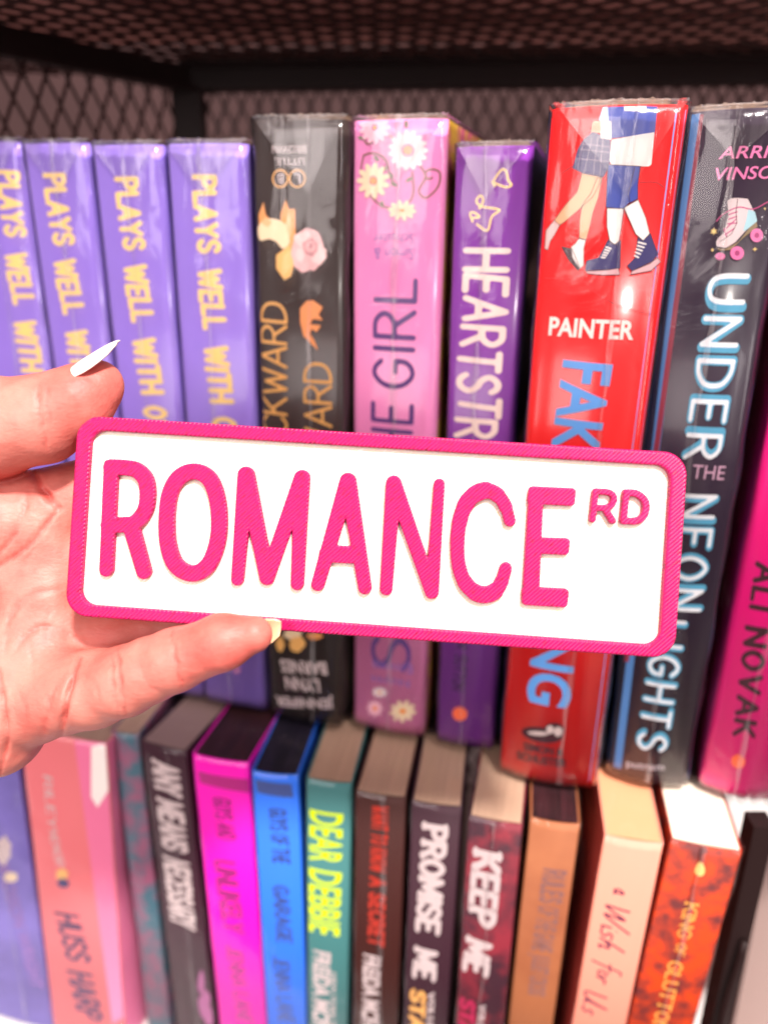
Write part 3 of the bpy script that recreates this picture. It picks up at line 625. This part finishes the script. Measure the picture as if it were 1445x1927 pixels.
MAG = cover_mat('hot_pink_jacket', (0.95, 0.004, 0.27), coat=0.1, rough=0.35)
J = upper((1572,215),(1762,200),(1478,1508),(1305,1468), 'hot pink hardcover with black lettering at the right end of the upper row', MAG, bulge=.0022)
J.line(word_fill('NOVAK', 0.10, 0.28), (1424,1180), (1398,1388), 44, OUT); J.line(word_fill('ALI', 0.10, 0.28), (1444,1060), (1430,1150), 44, OUT)
J.shape(ink('orange_logo_ink', (0.90, 0.16, 0.05)), [ellipse(1388, 1432, 13, 13)])

# ---- lower row
def lower(tl, tr, bx, label, cover, side=None, pages=None, zt=0.2050, film=True, bulge=.0008, depth=0.13, yaw0=-12.0, hard=False, k=0.5):
    a, b = on_z(tl, zt), on_z(tr, zt); u = b - a; w_ = np.linalg.norm(u); yw = (1-k)*math.radians(yaw0) + k*math.atan2(u[1], u[0])
    u = np.array([math.cos(yw), math.sin(yw), 0]); n = np.cross(u, [0, 0, 1]); c = (a+b)/2
    q = on_plane((bx, 1927), c, n); ln = np.dot(c - q, u) / (zt - q[2]); ang = math.atan(ln)
    bot = c - np.array([u[0]*ln, u[1]*ln, 1.0]) * zt; bot[2] = 0.0005 + abs(math.sin(ang))*w_/2
    return Book(bot, yw, ang, w_*0.985, (zt - bot[2]) / math.cos(ang), depth, bulge, label, BOOKGROUP_L, cover, side, pages, hard, film)
def bp(name, col, **kw): return cover_mat(name, col, rough=0.55, coat=0.0, spec=0.15, **kw)
l1 = lower((-115,1410),(34,1434), (40), label= 'blue lavender book at the lower left corner with its foot on the white surface', zt=0.182, cover=bp('blue_lavender_cover', (0.24, 0.20, 0.62), noise=.3, nscale=20), film=True)
l1.line(font_fill('MADISON WRIGHT', 0.02), (5,1620), (72,1860), 20, ink('slate_violet_ink', (0,0,0)))
blobs(l1, [(GREY, 8, 1600, 16, 26, 31), (CRM, 22, 1650, 14, 10, 32)])
l2 = lower((34,1374),(204,1392), (168), 'salmon pink book with dark handwritten lettering below the palm', bp('salmon_cover', (0.80, 0.20, 0.22)), side=bp('bright_pink_board', (0.90, 0.25, 0.45)), depth=.12, yaw0=-14)
DKI = ink('dark_navy_ink', (0.05, 0.02, 0.09))
l2.line(word_fill('HUSS', 0.10, 0.22), (125,1718), (150,1810), 42, DKI); l2.line(word_fill('HARP', 0.10, 0.22), (150,1828), (172,1920), 42, DKI)
l2.line(word_fill('RILEY', 0.06, 0.2), (90,1460), (100,1560), 16, GREY); l2.line(word_fill('MEMOIR', 0.06, 0.2), (100,1562), (115,1630), 16, GREY); blobs(l2, [(AMB, 118, 1645, 12, 10, 41), (NAVY, 120, 1662, 12, 10, 42)])
l2.shape(ink('bright_pink_ink', (0.85, 0.20, 0.38)), [[(141,1392),(200,1400),(272,1927),(212,1927)]], 'printed_band'); l2.shape(WHT, [[(172,1405),(200,1400),(212,1475),(184,1520),(172,1500)]], 'label')
l3 = lower((206,1383),(264,1376), (300), 'slate teal book patterned in dull red beside the salmon pink book', bp('teal_patterned_cover', (0.06, 0.15, 0.20), col2=(0.32, 0.10, 0.18), nscale=70), yaw0=-12, k=.1)
l4 = lower((268,1390),(345,1418), (368), 'dark plum book with pale grey lettering left of the magenta book', bp('dark_plum_cover', (0.045, 0.014, 0.026)), pages=mat('grey_brown_pages', (0.28, 0.19, 0.17), 0.7, 0.2))
l4.line(word_fill('ANY MEANS', 0.13, 0.2, serif=.1), (310,1432), (330,1602), 46, GREY); l4.line(word_fill('NECESSARY', 0.13, 0.2, serif=.1), (331,1615), (345,1745), 44, GREY)
OR_ = ink('orchid_ink', (.30,.08,.22)); blobs(l4, [(OR_, 385, 1890, 10, 26, 51), (OR_, 378, 1850, 6, 22, 52), (OR_, 393, 1915, 8, 18, 53)])
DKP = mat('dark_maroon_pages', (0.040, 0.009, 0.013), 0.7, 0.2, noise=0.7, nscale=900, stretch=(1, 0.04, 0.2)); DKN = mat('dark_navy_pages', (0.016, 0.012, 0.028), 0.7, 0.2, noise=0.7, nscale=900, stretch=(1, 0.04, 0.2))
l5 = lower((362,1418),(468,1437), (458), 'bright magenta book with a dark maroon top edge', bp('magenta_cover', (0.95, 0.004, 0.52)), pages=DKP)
DM = ink('dark_magenta_ink', (0.36, 0.01, 0.20)); DB = ink('deep_blue_ink', (0.04, 0.08, 0.30))
l5.line(word_fill('GUYS AND', 0.12, 0.2), (417,1500), (428,1580), 34, DM); l5.line(word_fill('UNLIKELY', 0.12, 0.2), (422,1618), (441,1755), 38, DM); l5.line(word_fill('JENNA LANE', 0.10, 0.2), (440,1780), (462,1925), 26, DM)
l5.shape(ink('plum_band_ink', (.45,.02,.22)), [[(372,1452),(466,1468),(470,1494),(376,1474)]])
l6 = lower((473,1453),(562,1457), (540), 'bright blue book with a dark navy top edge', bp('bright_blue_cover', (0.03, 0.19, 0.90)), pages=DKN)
l6.line(word_fill('GUYS OF THE', 0.12, 0.2), (522,1520), (530,1625), 34, DB); l6.line(word_fill('GARAGE', 0.12, 0.2), (528,1665), (536,1775), 30, DB); l6.line(word_fill('JENNA LANE', 0.10, 0.2), (528,1800), (540,1925), 30, DB)
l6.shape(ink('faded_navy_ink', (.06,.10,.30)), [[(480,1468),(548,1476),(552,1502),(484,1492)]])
l7 = lower((575,1469),(664,1470), (617), 'teal paperback with neon yellow green lettering', bp('teal_cover', (0.055, 0.20, 0.20)), film=True, k=.35)
NEO = ink('neon_yellow_ink', (0.72, 0.95, 0.0))
l7.line(font_fill('DEAR', 0.02), (614,1528), (612,1624), 62, NEO); l7.line(font_fill('DEBBIE', 0.02), (612,1638), (609,1758), 60, NEO)
l7.line(font_fill('FREIDA MCFADDEN', 0.04), (606,1790), (603,2010), 32, GREY); l7.line(font_fill('NEW YORK TIMES', 0.02), (628,1830), (626,1960), 9, GREY)
l8 = lower((668,1491),(765,1499), (706), 'dark brown paperback with dull red lettering', bp('dark_brown_cover', (0.045, 0.010, 0.008)), k=.4)
RDI = ink('dull_red_ink', (0.50, 0.035, 0.02))
l8.line(word_fill('WANT TO KNOW', 0.13, 0.3), (716,1516), (711,1640), 32, RDI); l8.line(word_fill('A SECRET', 0.13, 0.3), (711,1650), (707,1780), 32, RDI); l8.line(font_fill('FREIDA MCFADDEN', 0.04), (700,1797), (694,2000), 32, GREY)
l9 = lower((774,1510),(870,1516), (800), 'dark plum paperback with rounded grey title and orange lettering under it', bp('dark_plum_cover_two', (0.042, 0.014, 0.024)), k=.4)
l9.line(word_fill('PROMISE', 0.13, 0.2, serif=.1), (819,1548), (804,1758), 50, GREY); l9.line(word_fill('ME', 0.13, 0.2, serif=.1), (802,1782), (797,1845), 46, GREY); l9.line(word_fill('STARR', 0.13, 0.2), (787,1862), (780,1990), 30, GOLD); l9.line(word_fill('VOLUME', 0.1, 0.2), (812,1866), (808,1960), 12, GREY)
l10 = lower((882,1534),(984,1553), (902), 'dark paperback with grey title, red smudges and crimson lettering under it', bp('dark_red_smudged_cover', (0.045, 0.014, 0.024), col2=(0.22, 0.02, 0.035), nscale=60), k=.5)
l10.line(word_fill('KEEP', 0.13, 0.2, serif=.1), (918,1598), (905,1745), 56, GREY); l10.line(word_fill('ME', 0.13, 0.2, serif=.1), (902,1765), (893,1835), 52, GREY); l10.line(word_fill('STARR', 0.13, 0.2), (880,1880), (872,1990), 30, ink('crimson_ink', (.45,.01,.08))); l10.line(word_fill('VOLUME', 0.1, 0.2), (908,1890), (902,1960), 12, GREY)
l11 = lower((997,1540),(1092,1551), (998), 'tan orange book with a dark top edge and muted brown lettering', bp('tan_cover', (0.36, 0.13, 0.055), col2=(.26,.08,.035), nscale=14), pages=DKP)
BRI = ink('muted_brown_ink', (0.27, 0.13, 0.12))
l11.line(word_fill('RULES', 0.12, 0.28), (1044,1636), (1035,1700), 46, BRI); l11.line(font_fill('OF THE GAME', 0.03), (1033,1706), (1019,1790), 42, BRI); l11.line(font_fill('JULIET CROSS', 0.03), (1014,1796), (1004,1872), 44, BRI)
l12 = lower((1137,1574),(1249,1586), (1127), 'pale peach book with dark handwritten lettering between the tan and orange books', bp('peach_cover', (0.80, 0.28, 0.20)), pages=mat('peach_pages', (0.78, 0.32, 0.17), 0.7, 0.2), side=bp('russet_board', (0.45, 0.06, 0.05)))
SCR = ink('aubergine_ink', (0.12, 0.02, 0.08))
l12.line(word_fill('a', 0.06), (1166,1672), (1162,1684), 22, SCR); l12.line(word_fill('wish', 0.035, 0.06, slant=.2), (1166,1706), (1150,1790), 58, SCR); l12.line(word_fill('for', 0.04, 0.06, slant=.1), (1143,1812), (1133,1852), 62, SCR); l12.line(word_fill('us', 0.04, 0.06, slant=.2), (1124,1868), (1114,1912), 50, SCR)
l13 = lower((1262,1582),(1398,1600), (1243), 'fiery orange book with faint gold lettering at the right end of the lower row', bp('fiery_orange_cover', (0.58, 0.050, 0.008), col2=(0.12, 0.022, 0.022), nscale=90), pages=mat('white_pages', (0.80, 0.70, 0.58), 0.7, 0.2))
GLD = ink('bright_gold_ink', (0.90, 0.45, 0.10))
l13.line(word_fill('KING', 0.07, 0.2, serif=.08), (1302,1697), (1285,1765), 27, GLD); l13.line(word_fill('OF', 0.07, 0.2, serif=.08), (1283,1775), (1276,1798), 20, GLD); l13.line(word_fill('GLUTTONY', 0.07, 0.2, serif=.08), (1272,1808), (1232,1960), 28, GLD); blobs(l13, [(YEL, 1316, 1636, 9, 13, 61)])

# ---- things at the right edge behind the post
mb = MB(); mb.box((-0.05, -0.006, 0), (0.05, 0.006, 0.11)); o = mb.build('leaning_panel', mat('grey_brown_plastic', (0.28, 0.20, 0.18), 0.5, 0.4, noise=.1, nscale=9))
o.location = (0.225, 0.245, 0.004); o.rotation_euler = (math.radians(-24), 0, math.radians(-30)); tag(o, 'grey brown flat panel leaning behind the dark post at the lower right corner', 'panel')
mb = MB(); P = catmull([(0.142, 0.216, 0.15), (0.139, 0.214, 0.10), (0.145, 0.208, 0.05), (0.15, 0.200, 0.02), (0.17, 0.20, 0.0022), (0.22, 0.20, 0.0022)], 8); mb.tube(P, 0.0016); tag(mb.build('cable', BLACK_METAL, None, True), 'thin black cable hanging down the dark post at the lower right', 'cable')

# ------------------------------------------------------------------ the sign
cs, sn_ = math.cos(math.radians(3.75)), math.sin(math.radians(3.75))
camR = np.array(Matrix.Rotation(math.radians(90) - TILT, 3, 'X'))        # camera axes in world
sx = camR @ np.array([cs, -sn_, 0.035]); sx /= np.linalg.norm(sx); sz0 = camR @ np.array([0, 0, 1.0]); sy = np.cross(sz0, sx); sy /= np.linalg.norm(sy); sz = np.cross(sx, sy)
SR = np.column_stack([sx, sy, sz]); r0 = ray(707.5, 1007.5); SO = CAM + r0 * 0.178
root = empty('street_sign', SO, SR); tag(root, 'toy street sign reading ROMANCE RD in raised pink letters on white, held in the hand', 'sign')
def sp(p, z=0.0):
    q = on_plane(p, SO + SR @ np.array([0, 0, z]), SR @ np.array([0, 0, 1.0])); l = SR.T @ (q - SO); return (l[0], l[1])
PK = sign_mat('pink_printed_plastic', (0.44, 0.005, 0.090), 0.3, 0.785, 0.9, (0.26, 0.004, 0.05)); WP = sign_mat('white_printed_plastic', (0.78, 0.71, 0.61), 0.4, 0.785, 0.5, (0.86, 0.80, 0.72))
def raised(name, strokes, polys, z0, z1, bev, m, step, hole=None, back=True):
    V2, F, D, E = fill(strokes, polys, step=step, hole=hole)
    n = len(V2); zt_ = z1 - bev * (1 - np.sqrt(np.clip(1 - (1 - np.clip(-D/bev, 0, 1))**2, 0, 1)))
    V = [(x, y, z) for (x, y), z in zip(V2, zt_)]; bi = sorted({a for e in E for a in e}); mp = {b: n+k for k, b in enumerate(bi)}
    V += [(V2[b][0], V2[b][1], z0) for b in bi]
    F = list(F); nt_ = len(F); F += [(a, b, mp[b], mp[a])[::-1] for a, b in E]
    o = mesh_obj(name, V, F, m, root); me = o.data
    bm = bmesh.new(); bm.from_mesh(me); bmesh.ops.recalc_face_normals(bm, faces=bm.faces)
    if sum(f.normal.z for f in bm.faces) < 0: bmesh.ops.reverse_faces(bm, faces=bm.faces)
    bm.to_mesh(me); bm.free()
    me.polygons.foreach_set('use_smooth', [True]*len(me.polygons))
    for i in range(nt_, len(me.polygons)): me.polygons[i].use_smooth = True
    return o
def rrect(x0, y0, x1, y1, r):
    return [(x0+r, y0+r), (x1-r, y0+r), (x1-r, y1-r), (x0+r, y1-r)]
c4 = np.array([sp(p) for p in ((146,783),(1297,851),(1267,1240),(122,1158))])
hx = (abs(c4[:, 0]).mean()); x0, x1 = (c4[0,0]+c4[3,0])/2, (c4[1,0]+c4[2,0])/2; y1, y0 = (c4[0,1]+c4[1,1])/2, (c4[2,1]+c4[3,1])/2
R_ = 0.0056; Ri = 0.0036; bx0, bx1, by0, by1 = x0+.0036, x1-.0037, y0+.0029, y1-.0033
raised('frame', [], [(rrect(x0, y0, x1, y1, R_), R_)], -0.0042, 0.0, 0.00035, PK, 0.00035, hole=[(rrect(bx0, by0, bx1, by1, Ri), Ri)])
mb = MB(); mb.box((bx0-.0012, by0-.0012, -0.0040), (bx1+.0012, by1+.0012, -0.0017)); mb.build('base_plate', WP, root)
mb = MB(); mb.box((x0+.003, y0+.003, -0.0046), (x1-.003, y1-.003, -0.00405)); mb.build('backing', PK, root)
za = lambda pts: [sp((x/2.189 + 100, y/2.189 + 770), 0) for x, y in pts]
zb_ = lambda pts: [sp((x/2.331 + 700, y/2.331 + 770), 0) for x, y in pts]
ka = 0.18/1400/2.189; kb = 0.177/1400/2.331
def L(strokes, polys, cv, k, step=0.00019):
    st = [(cv(p), [(q+2)*k for q in r] if isinstance(r, (list, tuple)) else (r+2)*k) for p, r in strokes]
    raised('letter', st, [(cv(p), g*k) for p, g in polys], -0.0018, 0.0, 0.00032, PK, step)
cu = lambda *p: catmull(p, 8)
L([([(237,236),(217,662)], [29,27]), (cu((237,238),(290,240),(340,250),(378,290),(387,355),(375,420),(335,468),(290,476),(226,478)), 31), ([(318,480),(372,670)], [32,29])], [([(222,222),(260,222),(258,260),(222,262)], 14)], za, ka)
OC = [(583,256),(520,278),(480,345),(466,450),(472,560),(505,645),(572,678),(635,645),(672,560),(683,460),(672,360),(640,285)]
L([(catmull(OC, 8, True) + [(583,256)], 32)], [], za, ka)
L([([(793,270),(758,702)], [33,24]), ([(795,272),(880,695)], [33,29]), ([(1023,284),(880,695)], [31,29]), ([(1025,282),(1005,720)], [31,25])], [], za, ka)
L([([(1214,296),(1090,722)], [33,26]), ([(1214,296),(1284,736)], [33,26]), ([(1130,596),(1255,602)], 34)], [], za, ka)
L([([(95,324),(62,790)], [33,26]), ([(96,326),(262,803)], [33,29]), ([(295,328),(264,803)], [23,28])], [], zb_, kb)
L([(cu((605,490),(588,430),(553,378),(500,356),(445,378),(405,430),(382,510),(375,600),(382,690),(408,760),(452,804),(500,815),(545,796),(572,750),(588,696)), [24]*8 + [28]*8 + [32]*8 + [37]*8 + [35]*8 + [32]*8 + [30]*8 + [29]*8 + [30]*8 + [33]*8 + [36]*8 + [35]*8 + [29]*8 + [26]*8 + [23])], [], zb_, kb)
L([], [([(706,356),(737,358),(716,846),(675,842)], 17), ([(706,356),(876,364),(872,406),(700,397)], 19), ([(700,580),(850,584),(846,622),(700,614)], 19), ([(676,798),(845,806),(840,852),(676,842)], 19)], zb_, kb)
L([([(981,363),(968,484)], 12), (cu((983,360),(1040,365),(1062,388),(1052,420),(1025,432),(978,433)), 12), ([(1022,435),(1056,490)], 13)], [], zb_, kb, 0.00013)
L([([(1116,368),(1104,488)], 13), (cu((1116,366),(1160,370),(1196,398),(1203,435),(1190,472),(1160,490),(1104,490)), 14)], [], zb_, kb, 0.00013)

# ------------------------------------------------------------------ the hand
def cp(px, py, d): return np.array([(px-CX)/F_PX*d, (CY-py)/F_PX*d, -d])     # camera-axes metres
def cone(P, a, b, ra, rb):
    ba = b - a; L2 = ba @ ba; t = np.clip(((P - a) @ ba) / L2, 0, 1)
    return np.sqrt((((P - a) - t[..., None]*ba)**2).sum(-1)) - (ra + (rb-ra)*t)
def smin(a, b, k):
    h = np.clip(0.5 + 0.5*(b-a)/k, 0, 1); return b*(1-h) + a*h - k*h*(1-h)
chains = {   # (px, py, depth m, radius in px at that depth)
 'thumb': [(-400,1060,.214,115), (-190,850,.200,102), (-10,803,.190,88), (78,789,.187,78), (150,752,.186,61), (186,724,.187,46)],
 'index': [(-420,1120,.222,100), (55,965,.2045,76), (250,900,.2055,58), (420,890,.205,52), (520,900,.2,46)],
 'middle': [(-420,1190,.222,100), (72,1075,.2055,74), (300,1040,.209,58), (470,1040,.207,52), (560,1050,.202,46)],
 'ring': [(-420,1270,.222,100), (82,1185,.2045,74), (235,1196,.2045,60), (350,1178,.2045,54), (440,1130,.205,48)],
 'palm': [(-420,1340,.220,100), (-10,1365,.202,96)],
 'pinky': [(-420,1330,.222,95), (62,1312,.1985,86), (178,1296,.1875,72), (236,1281,.1825,65), (282,1261,.1800,60), (330,1242,.1775,58), (420,1208,.1735,52), (478,1194,.1722,35)],
}
vox = 0.0006
lo = np.array([-0.142, -0.078, -0.240]); hi = np.array([-0.022, 0.048, -0.160])
ns = np.ceil((hi-lo)/vox).astype(int); ax3 = [lo[i] + vox*np.arange(ns[i]) for i in range(3)]
P = np.stack(np.meshgrid(*ax3, indexing='ij'), -1).astype(np.float32)
def chain_f(name, k=0.003):
    f = None; ch = chains[name]
    for a, b in zip(ch[:-1], ch[1:]):
        g = cone(P, cp(*a[:3]).astype(np.float32), cp(*b[:3]).astype(np.float32), np.float32(a[3]*a[2]/F_PX), np.float32(b[3]*b[2]/F_PX)); f = g if f is None else smin(f, g, k)
    return f
f = chain_f('palm')
for nm, k in (('middle', .004), ('index', .004), ('ring', .004), ('pinky', .0028)):
    f = smin(f, chain_f(nm, .002), k)
th = chain_f('thumb', .004)
f = smin(f, th, .0045)
for (a, r) in ((( -95, 1010, .1925), 95), ((5, 1235, .1945), 62), ((-60, 1330, .1935), 75), ((70, 1130, .1965), 48), ((75, 1010, .1990), 42), ((70,1235,.194),40)):      # pads of the palm
    c = cp(*a).astype(np.float32); g = np.sqrt((((P-c) * np.array([1, 1, 1.3], np.float32))**2).sum(-1)) - r*a[2]/F_PX
    f = smin(f, g, .009)
c = cp(25, 1120, .172).astype(np.float32); g = np.sqrt((((P-c)*np.array([.8, .8, 1], np.float32))**2).sum(-1)) - 0.0165; f = -smin(-f, g, .008)      # hollow of the palm
# surface nets
f = f.astype(np.float32); ins = f < 0
c8 = [(i, j, k) for i in (0, 1) for j in (0, 1) for k in (0, 1)]; sl = lambda a, o: a[o[0]:a.shape[0]-1+o[0], o[1]:a.shape[1]-1+o[1], o[2]:a.shape[2]-1+o[2]]
cnt = sum(sl(ins, o).astype(np.int8) for o in c8); act = (cnt > 0) & (cnt < 8); idx = -np.ones(act.shape, np.int32); I3 = np.argwhere(act); idx[act] = np.arange(len(I3))
acc = np.zeros((len(I3), 3)); wt = np.zeros(len(I3))
for a in c8:
    for ax_ in range(3):
        if a[ax_]: continue
        b = list(a); b[ax_] = 1; fa = f[tuple((I3 + a).T)]; fb = f[tuple((I3 + b).T)]; s = (fa < 0) != (fb < 0)
        t = np.where(s, fa / np.where(s, fa - fb, 1), 0); pt = np.tile(np.array(a, float), (len(I3), 1)); pt[:, ax_] = t
        acc[s] += pt[s]; wt[s] += 1
VV = lo + (I3 + acc / wt[:, None]) * vox
FF = []
for ax_ in range(3):
    o1, o2 = [(1, 2), (2, 0), (0, 1)][ax_]
    A0 = ins; sh = [slice(1, -1)]*3; sh[ax_] = slice(0, -1); sh2 = list(sh); sh2[ax_] = slice(1, None)
    a, b = A0[tuple(sh)], A0[tuple(sh2)]; e = np.argwhere(a != b); fl = a[a != b]
    off = np.array([1, 1, 1]); off[ax_] = 0; base = e + off
    q = []
    for d1, d2 in ((-1, -1), (0, -1), (0, 0), (-1, 0)):
        g = base.copy(); g[:, o1] += d1; g[:, o2] += d2; q.append(idx[tuple(g.T)])
    q = np.stack(q, 1); q[~fl] = q[~fl][:, ::-1]; q = q[(q >= 0).all(1)]; FF.append(q)
FF = np.vstack(FF)
# flexion creases and palm lines, cut as shallow grooves on the side facing the viewer
PX = VV[:, 0] / -VV[:, 2] * F_PX + CX; PY = CY - VV[:, 1] / -VV[:, 2] * F_PX; CREASE = np.zeros(len(VV)); ZO = VV[:, 2].copy()
def groove(pts, depth, wpx, wobble=1.0):
    pts = catmull(pts, 6); d = np.full(PX.shape, 1e9)
    tt = np.zeros(PX.shape); wob = 1.6*np.sin(PX*0.11 + PY*0.17) + 0.9*np.sin(PX*0.31 - PY*0.23)
    for i, (a, b) in enumerate(zip(pts[:-1], pts[1:])):
        dx, dy = b[0]-a[0], b[1]-a[1]; t = np.clip(((PX-a[0])*dx + (PY-a[1])*dy)/(dx*dx+dy*dy+1e-9), 0, 1)
        dd = np.hypot(PX-a[0]-t*dx+wob*wobble, PY-a[1]-t*dy+wob*.6*wobble); m = dd < d; d = np.where(m, dd, d); tt = np.where(m, (i+t)/(len(pts)-1), tt)
    depth = depth*(0.25 + 0.75*np.sqrt(np.clip(np.sin(np.pi*tt), 0, 1)))*(0.8 + 0.3*np.sin(PY*0.13 + PX*0.07))
    g = np.exp(-(d/wpx)**2) * (ZO > -0.205); VV[:, 2] -= 1.35*depth*(g - 0.10*np.exp(-((d-2.4*wpx)/wpx)**2) * (ZO > -0.205)); CREASE[:] = np.maximum(CREASE, g*np.minimum(1, depth/0.0007))
groove([(150,1238),(130,1300),(112,1400)], .0017, 4.5, 0.0)
groove([(222,1212),(226,1280),(238,1352)], .0007, 3.2); groove([(213,1220),(213,1290),(226,1354)], .0004, 3)
groove([(322,1180),(330,1240),(345,1302)], .0006, 3.2)
groove([(74,715),(72,760),(84,815),(92,862)], .0005, 3.5); groove([(92,712),(90,760),(98,800)], .00025, 3)
groove([(112,955),(70,1010),(20,1050),(-30,1080)], .0008, 4)
groove([(60,905),(35,990),(-20,1070)], .0004, 5)
groove([(120,1105),(60,1120),(20,1160),(10,1240)], .0004, 5)
groove([(-4,1260),(8,1340),(12,1400),(-6,1470)], .0011, 5, 0.3)
groove([(60,890),(0,902),(-60,905)], .0018, 9); groove([(60,885),(82,925),(112,958)], .0014, 6)
groove([(150,1205),(100,1180),(60,1190),(20,1235)], .00035, 4); groove([(75,1400),(90,1340),(105,1290)], .0004, 5)
for pts in ([(40,1180),(60,1230),(62,1290)], [(20,930),(50,960),(90,970)], [(90,1060),(60,1080),(30,1085)], [(30,1290),(50,1340),(48,1390)], [(100,1140),(85,1180),(95,1230)], [(80,1010),(40,1070),(-10,1120)], [(150,1262),(180,1290),(190,1340)], [(262,1250),(280,1290),(300,1300)]):
    groove(pts, .00018, 3)
# redness of the skin: finger tips, pads and knuckle folds
fl = np.full(len(VV), 0.32); 
for (x, y, d, r, s) in ((190,730,.18,75,.55), (440,1205,.173,110,.55), (-20,1120,.195,130,.22), (60,1010,.195,60,.25), (240,1200,.2,110,.45), (80,1380,.19,60,.25), (100,920,.2,60,.4), (470,1200,.172,50,.3), (110,820,.185,60,.2)):
    c = cp(x, y, d); fl += s*np.exp(-(((VV - c)**2).sum(1)) / (r*d/F_PX)**2)
fl += 0.42*CREASE
WV = (camR @ VV.T).T + CAM
hr = empty('hand', CAM + camR @ cp(-300, 1200, .215)); tag(hr, 'left hand with long pale nails gripping the sign at its left end', 'hand')
ho = mesh_obj('palm_and_fingers', WV - np.array(hr.location), [tuple(map(int, q)) for q in FF], skin_mat(), hr, True)
at = ho.data.attributes.new('flush', 'FLOAT', 'POINT'); at.data.foreach_set('value', np.clip(fl, 0, 1.2).astype(np.float32))
sm = ho.modifiers.new('smooth', 'SMOOTH'); sm.factor = 0.5; sm.iterations = 2
# nails: curved pointed plates
def nail(pts, widths, across, normal, bulge, m):
    pts = [np.array(p) for p in pts]; across = np.array(across) / np.linalg.norm(across); normal = np.array(normal) / np.linalg.norm(normal)
    C = catmull(pts, 6); W = np.interp(np.linspace(0, 1, len(C)), np.linspace(0, 1, len(widths)), widths); K = 10; V = []
    for side in (0, 1):
        for c, wd in zip(C, W):
            for k in range(K+1):
                v = -1 + 2*k/K; V.append(camR @ (c + across*v*wd - normal*(bulge*v*v*(wd/max(widths))) + normal*(0.00035 if side == 0 else -0.0003)*(1 - 0.5*abs(v))) + CAM - np.array(hr.location))
    n = len(C)*(K+1); F = []
    for i in range(len(C)-1):
        for k in range(K):
            a = i*(K+1)+k; F += [(a, a+1, a+K+2, a+K+1), (n+a, n+a+K+1, n+a+K+2, n+a+1)]
        for k in (0, K):
            a = i*(K+1)+k; F.append((a, a+K+1, n+a+K+1, n+a) if k == 0 else (a, n+a, n+a+K+1, a+K+1))
    for k in range(K):
        a = k; F.append((a, n+a, n+a+1, a+1)); a = (len(C)-1)*(K+1)+k; F.append((a, a+1, n+a+1, n+a))
    o = mesh_obj('fingernail', V, F, m, hr, True); return o
NL = mat('white_nail_polish', (0.92, 0.86, 0.78), 0.12, 0.6, coat=0.8); NC = mat('cream_nail', (0.70, 0.42, 0.25), 0.15, 0.6, coat=0.6)
nail([cp(110,716,.1848), cp(140,690,.1805), cp(168,672,.1795), cp(197,655,.1800), cp(222,643,.1815)], [.0010, .0024, .0034, .0040, .0043, .0042, .0037, .0028, .0008], (0.32, .74, -.60), (-.36, .52, .78), .0016, NL)
nail([cp(465,1192,.1758), cp(492,1191,.1750), cp(512,1187,.1744), cp(529,1182,.1740)], [.0030, .0036, .0034, .0029, .0018], (0.10, 1, .10), (.25, .05, -1), .0012, NC)
